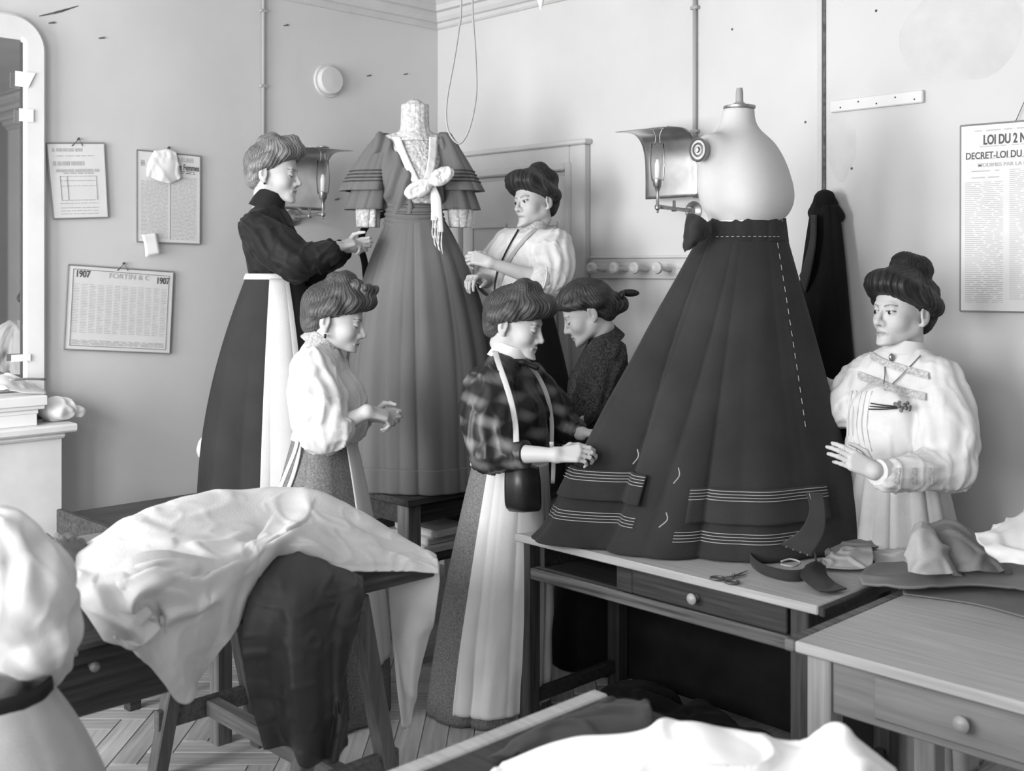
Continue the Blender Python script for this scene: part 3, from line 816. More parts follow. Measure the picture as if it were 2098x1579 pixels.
# bow with tails
bc = DP(876, dz(380), 0.165)
for s_, (ex, ey) in ((-1, (836, 402)), (1, (912, 360))):
    e = DP(ex, dz(ey), 0.16); mid = (bc + e) / 2
    fb = Field(np.minimum(bc, e) - 0.09, np.maximum(bc, e) + 0.09, 0.004); dx_ = nrm(e - bc); Rb = np.stack([dx_, f, np.cross(dx_, f)], 1)
    fb.ell(bc * 0.42 + e * 0.58 + f * 0.03, (np.linalg.norm(e - bc) * 0.62, 0.022, 0.036), Rb, 0.01); fb.ell(bc * 0.3 + e * 0.7 + f * 0.045, (np.linalg.norm(e - bc) * 0.3, 0.02, 0.016), Rb, 0.008, sub=True); fb.cone(bc + f * 0.02, e + f * 0.03, 0.012, 0.02, 0.012)
    V, Q = fb.mesh(1); mk('bow_loop', wrinkle(V, Q, 0.004, 45, seed=s_), Q, m_satin, dr, smooth=True)
fl = Field(bc - 0.06, bc + 0.06, 0.005); fl.ell(bc + f * 0.01, (0.02, 0.022, 0.026), Rf); fl.ell(DP(850, dz(402), 0.14), (0.03, 0.045, 0.03), Rf, 0.02)
V, Q = fl.mesh(); mk('bow_knot', V, Q, m_satin, dr, smooth=True)
for k, (xa_, xb_, ye) in enumerate(((884, 888, 470), (890, 896, 478), (887, 884, 455))):
    pts = [bc + l * 0.01, DP(xa_, dz(410), 0.17), DP((xa_ + xb_) / 2, dz(440), 0.165), DP(xb_, dz(ye), 0.18)]
    MB().tube(pts, [0.008, 0.016, 0.017, 0.015], 8, n=20, flat=0.2, side=l).build('ribbon_tail', m_satin, dr, smooth=True)
    for j in range(2): MB().tube([DP(xb_ + j * 5 - 2, dz(ye), 0.18), DP(xb_ + j * 6 - 4, dz(ye + 26), 0.185), DP(xb_ + j * 5, dz(ye + 38 + 6 * j), 0.185)], [0.003, 0.004, 0.002], 6, n=8).build('tassel', m_lace, dr, smooth=True)
# skirt of the dress
kwD = dict(prof=lambda t_: 1 - (1 - t_) ** 2.9, folds=((13, 0.026, 0.7), (5, 0.024, 0.3), (23, 0.010, 1.0)), nt=300, nz=70, seed=2.0, waistf=0.06, fexp=0.8)
Cw, Ch = DP(852, 1.93), DP(866, TZ + 0.004)
P, full = shell(Cw, (0.118, 0.125), Ch, (0.335, 0.345), f, **kwD)
MB().grid(P, full).build('skirt', m_crepe, dr, smooth=True, solid=0.003)
kw2 = dict(kwD); kw2['nz'] = 14
P, full = shell(Cw, (0.118, 0.125), Ch, (0.335, 0.345), f, tr=(0.91, 1.0), off=0.007, **kw2)
MB().grid(P, full).build('hem_flounce', m_crepe, dr, smooth=True, solid=0.003)
# cloth of the train lying on the table
for k, (cx_, cy_, rx, ry) in enumerate(((820, 985, 0.2, 0.09), (770, 975, 0.13, 0.08))):
    c = onz(cx_, cy_, TZ)
    G = []
    for i in range(22):
        row = []
        for j in range(30):
            u_ = (i / 21 * 2 - 1); v_ = (j / 29 * 2 - 1)
            hgt = max(0, 1 - (u_ * u_ + v_ * v_) * 0.55) * (0.02 + 0.018 * (1 + vnoise(A3(u_ * 3 + k * 5, v_ * 4, k))))
            row.append(c + RT * rx * v_ + FW * ry * u_ + UP * (0.004 + hgt))
        G.append(row)
    MB().grid(np.array(G)).build('train', m_crepe, dr, smooth=True)
# dark curved hoop behind the dress
h_ = [at(x_, y_, 5.62) for x_, y_ in ((756, 900), (752, 640), (748, 545), (739, 505), (746, 470), (770, 446), (800, 436), (840, 440), (872, 470), (884, 530), (884, 700), (884, 900))]
h_[0][2] = h_[-1][2] = TZ + 0.014
tag(MB().tube(h_, 0.017, 10, n=90).build('bentwood_hoop', m_black, None, smooth=True), 'dark bentwood hoop standing behind the waist of the lace dress', 'hoop')

# ---------------- dress form at the right with the big dark skirt
MD = 4.1; MS = F / MD
f = face_dir(-48); l = np.cross(UP, f); Rf = rot_frame(f)
def mz(py): return H + (HY - py) / MS
def MP(px, z, df=0.0, dl=0.0, d=MD):
    q = at(px, 552, d) + f * df + l * dl; q[2] = z; return q
fm = empty('dress_form', MP(1505, TZ, 0, 0, 4.15), 'pale linen dress form with brass shoulder plate and bare wooden spindle', 'dress form')
c0 = MP(1518, 2.05)
fl = Field(c0 - A3(0.34, 0.34, 0.36), c0 + A3(0.34, 0.34, 0.32), 0.006)
k = 0.05
fl.ell(MP(1515, 1.80), (0.115, 0.125, 0.11), Rf, k)
fl.ell(MP(1506, 2.02, 0.0), (0.122, 0.158, 0.18), Rf, k)
fl.ell(MP(1516, 2.00, 0.09), (0.09, 0.145, 0.13), Rf, k)
fl.ell(MP(1518, 1.95, 0.10), (0.075, 0.13, 0.085), Rf, k)
fl.ell(MP(1514, 2.09, 0.05), (0.09, 0.135, 0.11), Rf, k)
fl.cone(MP(1511, 2.125, -0.015, -0.13), MP(1511, 2.125, -0.015, 0.115), 0.064, 0.064, 0.05)
fl.cone(MP(1514, 2.14, -0.01), MP(1515, 2.34, 0), 0.07, 0.052, 0.06)
fl.op(lambda P_: mz(222) - P_[..., 2] , c0 + A3(-0.3, -0.3, 0.15), c0 + A3(0.3, 0.3, 0.4), 0.006, sub=True)
V, Q = fl.mesh(2)
mk('torso', V, Q, m_linenform, fm, smooth=True)
top = MP(1515, mz(222))
MB().lathe(top, (0, 0, 1), [(0.052, -0.006), (0.058, 0), (0.058, 0.008), (0.045, 0.012), (0, 0.012)], 28).build('neck_cap', m_brass, fm, smooth=True, auto=0.6)
MB().lathe(top + UP * 0.012, (0, 0, 1), [(0.026, 0), (0.02, 0.008), (0.014, 0.012), (0.0135, 0.045), (0.011, 0.062), (0, 0.062)], 20).build('spindle', m_lathe, fm, smooth=True, auto=0.6)
pc = at(1432, 307, 3.965); pn = nrm(-l * 1.0 + f * 0.15 + RT * -0.1)
sp_ = MB().lathe(pc - pn * 0.03, pn, [(0.036, 0), (0.042, 0.03), (0.044, 0.036), (0.040, 0.042), (0.034, 0.036), (0.026, 0.036), (0.023, 0.042), (0.018, 0.037), (0.011, 0.037), (0.009, 0.046), (0, 0.047)], 32, sx=0.85, xdir=np.cross(pn, UP)).build('shoulder_plate', m_brass, fm, smooth=True, auto=0.5)
P, full = shell(MP(1525, 1.875), (0.128, 0.138), MP(1527, 1.835), (0.13, 0.14), f, nt=60, nz=5)
MB().grid(P, full).build('waist_band', M('white_tape', 0.72, 0.8), fm, smooth=True, solid=0.003)
MB().lathe(MP(1500, TZ, 0, 0, 4.15), (0, 0, 1), [(0.2, 0), (0.2, 0.02), (0.04, 0.06), (0.025, 0.1), (0.02, 1.05), (0, 1.05)], 20).build('stand', m_lathe, fm, smooth=True)

sk = empty('draped_skirt', MP(1455, TZ, 0, 0, 4.18), 'huge dark wool skirt with basted tuck bands on the dress form', 'skirt')
fs = face_dir(-90)
skp = lambda t_: t_ + 0.05 * max(0.0, (t_ - 0.94) / 0.06) ** 2
SW, SH = MP(1524, mz(468), 0, 0, 4.1), MP(1452, TZ + 0.006, 0, 0, 4.16)
RW, RH = (0.135, 0.142), (0.43, 0.585)
mask = lambda t_: 0.35 + 0.9 * max(0, math.cos(t_ + 1.25)) ** 1.0
kwS = dict(prof=skp, folds=((8, 0.06, 0.9), (3, 0.04, 0.2), (15, 0.016, 0.2)), seed=6.0, waistf=0.05, fexp=0.9, fmask=mask)
P, full = shell(SW, RW, SH, RH, fs, nt=300, nz=90, wob=0.006, **kwS)
MB().grid(P, full).build('skirt_panel', m_wool, sk, smooth=True, solid=0.004)
# turned-over waist edge and the knotted flap at the back
P, full = shell(SW + UP * 0.028, (0.139, 0.146), SW - UP * 0.05, (0.147, 0.156), fs, folds=((17, 0.003, 0),), nt=140, nz=8, waistf=1)
P[0] += (UP * 0.012 * vnoise(np.stack([np.arange(140) * 0.35, np.zeros(140), np.zeros(140)], -1))[:, None])
MB().grid(P, full).build('waist_edge', m_wool, sk, smooth=True, solid=0.003)
fl_pts = [[at(1412, 440, 4.0), at(1432, 447, 3.97), at(1450, 462, 3.97)], [at(1404, 468, 3.97), at(1424, 466, 3.92), at(1448, 476, 3.95)], [at(1400, 495, 3.97), at(1420, 492, 3.93), at(1440, 490, 3.95)], [at(1402, 518, 4.0), at(1412, 508, 3.97), at(1425, 500, 3.97)]]
MB().grid(patch(fl_pts, 16, 16, 0.008, 25)).build('waist_flap', m_wool, sk, smooth=True, solid=0.006)
def band(t0, t1, th, off, name, lines, ex=0.0):
    kk = dict(kwS); n = max(20, int((th[1] - th[0]) * 45))
    P, _ = shell(SW, RW, SH, RH, fs, nt=n, nz=14, tr=(t0, t1), th=th, off=off, **kk)
    P = P + np.linspace(0, 1, 14)[:, None, None] ** 2 * ex * nrm(-FW)
    o = MB().grid(P).build(name, m_wool, sk, smooth=True, solid=0.006) if name else None
    for q_ in lines:
        P, _ = shell(SW, RW, SH, RH, fs, nt=n, nz=2, tr=(q_, q_ + 0.0005), th=th, off=off + (0.012 if name else 0.004), **kk)
        MB().tube(P[0], 0.0014, 5).build('tuck_line', m_stitch, o or sk)
    return o
L4 = lambda t_: [t_ + 0.009 * i for i in range(4)]
band(0.795, 0.895, (-0.30, 0.66), 0.014, 'tuck_band', L4(0.80), 0.012)
band(0.765, 0.855, (-1.30, -0.62), 0.016, 'tuck_band', L4(0.77), 0.012)
band(0.92, 0.96, (-0.35, 0.5), 0.003, None, L4(0.925))
band(0.89, 0.94, (-1.45, -0.62), 0.003, None, L4(0.895))
band(0.90, 0.96, (1.15, 1.5), 0.003, None, L4(0.91))
# basting dashes: waist, side seam and hem seam
def dashes(th_fn, t_list, name='basting_stitch'):
    b = MB()
    for i in range(0, len(t_list) - 1, 2):
        a_, _ = shell(SW, RW, SH, RH, fs, nt=2, nz=2, tr=(t_list[i], t_list[i + 1]), th=(th_fn(t_list[i]), th_fn(t_list[i]) + 1e-3), off=0.007, **kwS)
        b.tube([a_[0, 0], a_[1, 0]], 0.0012, 5)
    b.build(name, m_stitch, sk)
dashes(lambda t_: 0.62 - 0.05 * t_, list(np.linspace(0.05, 0.62, 34)))
b = MB()
for i in range(0, 26, 2):
    th = -0.75 + i * 0.055
    P, _ = shell(SW, (0.147, 0.156), SH, RH, fs, nt=2, nz=2, tr=(0.03, 0.031), th=(th, th + 0.06), off=0.006)
    b.tube([P[0, 0], P[0, 1]], 0.0014, 5)
b.build('basting_stitch', m_stitch, sk)
for (xa_, ya_, xb_, yb_, dd_) in ((1306, 920, 1297, 950, 3.72), (1390, 958, 1380, 990, 3.66), (1365, 1050, 1350, 1080, 3.62)):
    MB().tube([at(xa_, ya_, dd_), at(xa_ + 2, (ya_ + yb_) / 2, dd_ - 0.02), at(xb_, yb_, dd_)], 0.0018, 5, n=8).build('loose_thread', m_stitch, sk)

# ---------------- dark coat hanging on the wall seam
ch = empty('hanging_coat', onY(1690, 800, -0.08), 'black coat hanging from a wall hook behind the big skirt', 'coat')
fw = A3(0, -1, 0)
a_ = onY(1690, 420, -0.07); b_ = onY(1682, 905, -0.09)
P, full = shell(a_, (0.03, 0.05), b_, (0.07, 0.16), fw, prof=lambda t_: t_ ** 0.8, folds=((4, 0.016, 0.4), (7, 0.008, 0)), nt=90, nz=50, seed=4.0, waistf=0.3)
MB().grid(P, full).build('coat_body', m_black, ch, smooth=True, solid=0.004)
fl = Field(a_ - 0.14, a_ + 0.14, 0.006); fl.cone(a_ + A3(-0.055, 0.02, -0.03), a_ + A3(0.0, 0, 0.02), 0.03, 0.035, 0.03); fl.cone(a_ + A3(0, 0, 0.02), a_ + A3(0.05, 0.02, -0.05), 0.035, 0.025, 0.03)
V, Q = fl.mesh(); mk('collar', wrinkle(V, Q, 0.004, 22), Q, m_black, ch, smooth=True)
pts = [[onY(1664, 440, -0.12), onY(1674, 440, -0.15)], [onY(1662, 490, -0.12), onY(1672, 500, -0.16)], [onY(1648, 545, -0.11), onY(1662, 560, -0.15)], [onY(1640, 565, -0.1), onY(1652, 600, -0.13)]]
MB().grid(patch(pts, 16, 8)).build('lapel', m_wool, ch, smooth=True, solid=0.006)
MB().tube([a_ + A3(0, 0.07, 0.03), a_ + A3(0, 0.02, 0.03), a_ + A3(0, 0.0, 0.06)], 0.006, 6, n=8).build('coat_hook', m_brass, ch, smooth=True)

# ================================================================== PEOPLE (library)
m_skin = mat_attr('skin', 0.55, 0.35, bump=0.05, bs=300)
m_hair = mat_attr('hair', 0.5, 0.3)
m_eye = mat_attr('eyeball', 0.15, 0.5)

def head_mesh(eyes):
    fl = Field((-0.13, -0.1, -0.21), (0.145, 0.1, 0.14), 0.0025)
    fl.ell((-0.015, 0, 0.035), (0.095, 0.073, 0.085))
    fl.ell((0.04, 0, 0.045), (0.05, 0.06, 0.055), None, 0.03)
    fl.ell((0.045, 0, -0.02), (0.052, 0.058, 0.07), None, 0.03)
    fl.ell((0.074, 0, -0.062), (0.026, 0.03, 0.03), None, 0.02)
    for s in (-1, 1):
        fl.cone((0.0, s * 0.042, -0.048), (0.066, s * 0.013, -0.097), 0.021, 0.016, 0.025)
        fl.ell((0.062, s * 0.034, -0.028), (0.027, 0.026, 0.026), None, 0.02)
    fl.sph((0.083, 0, -0.103), 0.0175, 0.024)
    fl.ell((0.080, 0, -0.085), (0.017, 0.024, 0.02), None, 0.02)
    fl.cone((0.086, -0.03, 0.021), (0.086, 0.03, 0.021), 0.011, 0.011, 0.015)
    fl.cone((0.095, 0, 0.014), (0.117, 0, -0.028), 0.006, 0.0085, 0.012)
    fl.sph((0.116, 0, -0.031), 0.0098, 0.008)
    fl.ell((0.088, 0, -0.047), (0.014, 0.018, 0.016), None, 0.014)
    for s in (-1, 1): fl.sph((0.104, s * 0.011, -0.0345), 0.0082, 0.012)
    for s in (-1, 1):
        fl.sph((0.106, s * 0.031, 0.002), 0.015, 0.014, sub=True)
        fl.sph((0.083, s * 0.031, 0.001), 0.0142, 0.004)
        if eyes == 'open': fl.ell((0.098, s * 0.031, 0.001), (0.012, 0.0135, 0.005), None, 0.001, sub=True)
    for s in (-1, 1):
        fl.cone((0.095, s * 0.021, -0.066), (0.1045, 0, -0.0605), 0.0035, 0.0052, 0.004)
        fl.cone((0.095, s * 0.017, -0.068), (0.1015, 0, -0.072), 0.004, 0.006, 0.004)
    for s in (-1, 1):
        ca, sa = math.cos(0.35), math.sin(0.35)
        R = np.array([[ca, s * sa * 0.0 - sa * 0, 0], [0, 1, 0], [0, 0, 1]], float); R = np.stack([nrm(A3(1, s * -0.35, 0.15)), nrm(A3(s * 0.35 * 1, 1, 0)), A3(-0.15, 0, 1)], 1)
        fl.ell((-0.014, s * 0.078, -0.006), (0.019, 0.0085, 0.032), None, 0.006)
        fl.sph((-0.006, s * 0.074, -0.037), 0.0075, 0.008)
        fl.ell((-0.008, s * 0.087, -0.003), (0.009, 0.007, 0.019), None, 0.004, sub=True)
    fl.cone((-0.018, 0, -0.05), (-0.036, 0, -0.185), 0.046, 0.049, 0.03)
    V, Q = fl.mesh(1)
    c = np.full(len(V), 0.46)
    x, y, z = V.T; ay = np.abs(y)
    fr = x > 0.075
    lip = fr & (ay < 0.022) & (np.abs(z + 0.0655) < 0.0075 * (1 - (ay / 0.024) ** 2) + 0.0008)
    c[lip] = 0.30
    c[fr & (ay < 0.021) & (np.abs(z + 0.0655 - 0.0015) < 0.0016)] = 0.11
    bz = 0.0165 + 0.008 * np.sin(np.clip((ay - 0.006) / 0.042, 0, 1) * 2.3)
    c[(x > 0.06) & (ay > 0.011) & (ay < 0.05) & (np.abs(z - bz) < 0.0036 - 0.0018 * (ay - 0.011) / 0.04)] = 0.2
    if eyes == 'down':
        c[(x > 0.075) & (np.abs(ay - 0.031) < 0.0155) & (np.abs(z + 0.0065 - 6 * (ay - 0.031) ** 2 * 4) < 0.0019)] = 0.07
        c[(x > 0.07) & (np.abs(ay - 0.031) < 0.016) & (np.abs(z - 0.0105) < 0.0015)] = 0.36
    else:
        c[(x > 0.072) & (np.abs(ay - 0.031) < 0.016) & (np.abs(z - 0.0068 + 12 * (ay - 0.031) ** 2) < 0.0022)] = 0.09
    c[(x > 0.095) & (ay > 0.005) & (ay < 0.013) & (z < -0.038) & (z > -0.043)] = 0.18
    c[(x > -0.02) & (x < 0.003) & (ay > 0.078) & (np.abs(z + 0.003) < 0.015)] *= 0.75
    return V, Q, c
HEADS = {k: head_mesh(k) for k in ('open', 'down')}
def eye_mesh(side, gaze):
    n = 28; V = []; g = nrm(gaze)
    for i in range(n + 1):
        for j in range(2 * n):
            a = PI * i / n; b = PI * j / n
            V.append((math.sin(a) * math.cos(b), math.sin(a) * math.sin(b), math.cos(a)))
    V = np.array(V); Fc = [(i * 2 * n + j, i * 2 * n + (j + 1) % (2 * n), (i + 1) * 2 * n + (j + 1) % (2 * n), (i + 1) * 2 * n + j) for i in range(n) for j in range(2 * n)]
    dt = V @ g; c = np.where(dt > 0.975, 0.006, np.where(dt > 0.84, 0.02, 0.42))
    return V * 0.0128 + A3(0.0845, side * 0.031, 0.001), Fc, c

def hair_field(style):
    """hair in head coordinates; returns mesh and strand tone"""
    fl = Field((-0.2, -0.15, -0.13), (0.17, 0.15, 0.25), 0.0035)
    fl.ell((-0.024, 0, 0.045), (0.1, 0.083, 0.088), None, 0.02)
    fl.ell((-0.065, 0, -0.012), (0.046, 0.062, 0.062), None, 0.03)
    style(fl)
    # keep ears, face and neck front clear
    for s in (-1, 1):
        fl.ell((0.012, s * 0.095, -0.03), (0.045, 0.035, 0.05), None, 0.012, sub=True)
        fl.ell((0.055, s * 0.075, -0.04), (0.06, 0.05, 0.07), None, 0.012, sub=True)
    fl.ell((0.095, 0, -0.045), (0.07, 0.085, 0.095), None, 0.012, sub=True)
    V, Q = fl.mesh(1)
    N = vnormals(V, Q)
    ax = A3(-0.03, 0, 0.12)
    ph = np.arctan2(V[:, 1] - ax[1], V[:, 0] - ax[0]) * 1.0 + 1.3 * vnoise(V * 9) * 0.25
    tier = np.arctan2(V[:, 2] - 0.03, np.hypot(V[:, 0] + 0.02, V[:, 1]))
    s1 = np.sin(ph * 46 + 5 * vnoise(V * 16)); s2_ = np.sin(ph * 97 + 5 * vnoise(V * 22 + 4)); lump = vnoise(V * 20 + 2) + 0.6 * vnoise(V * 45 + 9)
    V = V + N * (0.0011 * s1 + 0.0007 * s2_ + 0.0042 * lump)[:, None]
    tone = 1 + 0.35 * s1 + 0.4 * s2_ + 0.5 * vnoise(V * 30) + 0.25 * np.sin(ph * 160 + 6 * vnoise(V * 25))
    return V, Q, np.clip(tone, 0.3, 2)

def hs_pomp(fl, front=0.036, lift=0.0, bun=((-0.035, 0, 0.145, 0.045),), side=0.03, fwd=0.0):
    pts = [(-0.055, 0.078, 0.02), (0.01, 0.083, 0.05), (0.062, 0.058, 0.078 + lift), (0.088 + fwd, 0.02, 0.092 + lift)]
    for s in (-1, 1):
        P = [A3(a, s * b, c) for a, b, c in pts]
        fl.cone(P[0], P[1], side * 0.85, side, 0.02); fl.cone(P[1], P[2], side, front, 0.02); fl.cone(P[2], P[3], front, front * 1.05, 0.02)
    fl.cone((0.088 + fwd, -0.02, 0.092 + lift), (0.088 + fwd, 0.02, 0.092 + lift), front * 1.05, front * 1.05, 0.02)
    fl.ell((0.02, 0, 0.1 + lift * 0.6), (0.075, 0.075, 0.05), None, 0.02)
    for b in bun: fl.sph(b[:3], b[3], 0.012)

def hand(fl, W, d, n, thumb, curl=(35, 40, 25), sc=0.95, tc=0.0):
    d = nrm(d); n = nrm(np.asarray(n, float) - d * np.dot(n, d)); t = np.cross(d, n) * thumb
    W = np.asarray(W, float)
    offs = (0.027, 0.0092, -0.0092, -0.0265); plen = (0.083, 0.087, 0.083, 0.074)
    segs = ((0.042, 0.025, 0.02), (0.047, 0.029, 0.021), (0.043, 0.027, 0.02), (0.034, 0.021, 0.018))
    for o, pl in zip(offs, plen):
        fl.cone(W + t * o * 0.55 * sc, W + (d * pl + t * o) * sc, 0.0135 * sc, 0.0105 * sc, 0.012)
    for i, (o, pl, sg) in enumerate(zip(offs, plen, segs)):
        p = W + (d * pl + t * o) * sc; a = 0
        for j in range(3):
            a += math.radians(curl[j] * (1 + 0.12 * i))
            q = p + (d * math.cos(a) + n * math.sin(a) + t * o * 1.2 * (1 if j == 0 else 0)) * sg[j] * sc
            r0 = (0.0088, 0.0080, 0.0072)[j] * (0.9 if i == 3 else 1) * sc; fl.cone(p, q, r0, r0 * 0.9, 0.0035); p = q
    p = W + (d * 0.018 + t * 0.02 + n * 0.006) * sc
    for dd, ln, r in (((0.6, 0.62, 0.35 + tc), 0.046, 0.0125), ((0.86, 0.18, 0.42 + tc), 0.033, 0.0095), ((0.92, -0.05, 0.4 + tc), 0.027, 0.0082)):
        q = p + nrm(d * dd[0] + t * dd[1] + n * dd[2]) * ln * sc; fl.cone(p, q, r * sc, r * 0.85 * sc, 0.006); p = q

class Person:
    def __init__(s, label, base):
        s.e = empty('person', base, label, 'person'); s.P = []; s.base = np.asarray(base, float)
    def add(s, V, Q, c=0.5):
        n = sum(len(p[0]) for p in s.P); s.P.append((V, [tuple(int(i) + n for i in q) for q in Q], np.broadcast_to(np.asarray(c, float), (len(V),))))
    def head(s, c, deg, pitch=0, roll=0, sc=1.0, eyes='down', hair=None, hv=0.05, gaze=(1, 0, 0), neck=None):
        f = face_dir(deg); l = np.cross(UP, f); p = math.radians(pitch)
        fw = math.cos(p) * f - math.sin(p) * UP; up = math.cos(p) * UP + math.sin(p) * f
        r = math.radians(roll); l2 = math.cos(r) * l + math.sin(r) * up; up2 = math.cos(r) * up - math.sin(r) * l
        R = np.stack([fw, l2 * 0.95, up2], 0) * sc; c = np.asarray(c, float); s.hc, s.hR = c, R
        V, Q, col = HEADS[eyes]; X = V @ R + c
        if neck is not None:
            w_ = np.clip((-0.075 - V[:, 2]) / 0.11, 0, 1); w_ = w_ * w_ * (3 - 2 * w_)
            X = X + w_[:, None] * (np.asarray(neck, float) - UP * 0.015 - (A3(-0.036, 0, -0.185) @ R + c))
        s.add(X, Q, col)
        if eyes == 'open':
            for sd in (-1, 1):
                V, Q, col = eye_mesh(sd, gaze); mk('eye', V @ R + c, Q, m_eye, s.e, smooth=True, col=col)
        if hair:
            V, Q, t = hair_field(hair); s.hairV = V @ R + c
            s.hair = mk('hair', s.hairV, Q, m_hair, s.e, smooth=True, col=hv * t)
    def hp(s, x, y, z): return A3(x, y, z) @ s.hR + s.hc
    def arm(s, S, E, W, hd, hn, thumb, curl=(35, 40, 25), sc=0.95, tc=0.0):
        P = np.array([S, E, W, W + nrm(hd) * 0.2]); fl = Field(P.min(0) - 0.09, P.max(0) + 0.09, 0.0034)
        S, E, W = map(np.asarray, (S, E, W))
        fl.cone(S, E, 0.043, 0.036, 0.02); m_ = E + (W - E) * 0.3; fl.cone(E, m_, 0.036, 0.037, 0.02); fl.cone(m_, W, 0.037, 0.0235, 0.02)
        fl.ell(W, (0.024, 0.024, 0.024), None, 0.015)
        hand(fl, W, hd, hn, thumb, curl, sc, tc)
        V, Q = fl.mesh(1); s.add(V, Q, 0.46)
    def trunk(s, N, W, f):
        f = nrm(f); l = np.cross(UP, f); N = np.asarray(N, float); W = np.asarray(W, float); B = s.base
        lo = np.minimum(np.minimum(N, W), B + A3(0, 0, 0)) - 0.3; hi = np.maximum(N, W) + 0.25; lo[2] = B[2] - 0.02
        fl = Field(lo, hi, 0.014); R = rot_frame(f)
        fl.cone(N, W, 0.06, 0.08, 0.05); fl.ell(N * 0.62 + W * 0.38, (0.09, 0.13, 0.14), R, 0.05); fl.ell(W - UP * 0.12, (0.1, 0.13, 0.12), R, 0.05)
        for sd in (-1, 1):
            hip = W - UP * 0.16 + l * sd * 0.07; ft = B + l * sd * 0.07 + UP * 0.06; kn = (hip + ft) / 2
            fl.cone(hip, kn, 0.075, 0.055, 0.03); fl.cone(kn, ft, 0.055, 0.036, 0.03); fl.cone(ft - UP * 0.02, ft + f * 0.13 - UP * 0.03, 0.032, 0.022, 0.02)
        V, Q = fl.mesh(1); s.add(V, Q, 0.4)
    def finish(s):
        V = np.vstack([p[0] for p in s.P]); Q = [q for p in s.P for q in p[1]]; c = np.concatenate([p[2] for p in s.P])
        return mk('body', V, Q, m_skin, s.e, smooth=True, col=c)
    def blouse(s, name, mat, N, W, f, arms, bust=0.09, wr=0.012, fr=16.0, seed=0.0, h=0.007, wide=1.0, back=0.0, drop=0.0, k=0.045, st_=(1, 1, 0.5)):
        """arms: list of (S, E, C, rS, rMid, rE, rC, folds)"""
        f = nrm(f); l = np.cross(UP, f); R = rot_frame(f); N = np.asarray(N, float); W = np.asarray(W, float)
        pts = [N, W] + [np.asarray(q) for a in arms for q in a[:3]]
        P = np.array(pts); fl = Field(P.min(0) - 0.2, P.max(0) + 0.2, h)
        up = N - W; Lh = np.linalg.norm(up)
        fl.ell(W + up * 0.66 - f * 0.0, (0.105, 0.15 * wide, Lh * 0.42), R, k)
        fl.ell(W + up * 0.30, (0.1, 0.135 * wide, Lh * 0.35), R, k)
        fl.ell(W + up * 0.42 + f * (bust - 0.02), (0.07, 0.125 * wide, Lh * 0.30), R, k)
        if drop: fl.ell(W + up * 0.16 + f * (bust + 0.0), (0.06, 0.12 * wide, Lh * 0.2), R, k)
        if back: fl.ell(W + up * 0.5 - f * back, (0.06, 0.11, Lh * 0.3), R, k)
        fl.cone(W - UP * 0.0, W + up * 0.1, 0.105 * wide, 0.11 * wide, k)
        for a in arms:
            S, E, C, rS, rM, rE, rC, fo = a
            S, E, C = map(np.asarray, (S, E, C))
            fl.cone(N - UP * 0.035, S, 0.05, rS * 0.8, 0.05)
            fl.cone(S, E, rS, rE, 0.02, fold=(fo, 0.006, seed), mid=rM)
            if rC: fl.cone(E, C, rE * 0.9, rC, 0.02, fold=(fo, 0.003, seed + 1))
        V, Q = fl.mesh(1)
        V = wrinkle(V, Q, wr * 0.45, fr * 0.8, st_, seed, ridge=False)
        for fq, am in ((fr * 0.75, 0.9), (fr * 1.5, 0.5)):
            Nn = vnormals(V, Q); Pn = V * np.asarray(st_) * fq + seed * 1.7
            Pn = Pn + 0.7 * np.stack([vnoise(Pn * 0.7 + 1.3), vnoise(Pn * 0.7 + 5.1), vnoise(Pn * 0.7 + 31.7)], -1)
            V = V + Nn * (wr * am * (np.exp(-(vnoise(Pn) / 0.15) ** 2) - 0.35))[:, None]
        s.bV, s.bQ = V, Q
        s.bl = mk(name, V, Q, mat, s.e, smooth=True); return s.bl
    def collar(s, name, mat, N, T, r0=0.058, r1=0.052, th=0.004, folds=0, hgt=1.0):
        N = np.asarray(N, float); T = np.asarray(T, float); d = nrm(T - N); L_ = np.linalg.norm(T - N)
        return MB().lathe(N, d, [(r0 + 0.006, 0), (r0, L_ * 0.3), (r1, L_), (r1 - 0.004, L_), (r1 - 0.004, L_ * 0.5)], 32).build(name, mat, s.e, smooth=True, auto=0.9)
    def cuff(s, name, mat, a, b, r0, r1):
        a = np.asarray(a, float); b = np.asarray(b, float); L_ = np.linalg.norm(b - a)
        return MB().lathe(a, b - a, [(r0 * 0.9, 0), (r0, 0.004), ((r0 + r1) / 2, L_ / 2), (r1, L_ - 0.003), (r1 - 0.006, L_)], 28).build(name, mat, s.e, smooth=True, auto=0.9)
    def skirt(s, name, mat, Cw, rw, Ch, rh, f, **k):
        P, full = shell(Cw, rw, Ch, rh, f, **k); s.sk = (Cw, rw, Ch, rh, f, k)
        return MB().grid(P, full).build(name, mat, s.e, smooth=True, solid=0.003)
    def over(s, name, mat, th, tr, off, nt=60, nz=50, solid=0.003, **kk):
        Cw, rw, Ch, rh, f, k = s.sk; k = dict(k); k.update(nt=nt, nz=nz, th=th, tr=tr, off=off); k.update(kk)
        P, full = shell(Cw, rw, Ch, rh, f, **k)
        return MB().grid(P, full).build(name, mat, s.e, smooth=True, solid=solid)
def ribbon(V, pts, w, n=40, off=0.004, flat=0.2, r=None):
    P = [surf(V, a, b, off) for a, b in pts]
    return MB().tube(P, r if r is not None else w / 2, 8, n=n, flat=flat, side=np.cross(nrm(P[-1] - P[0]), FW))

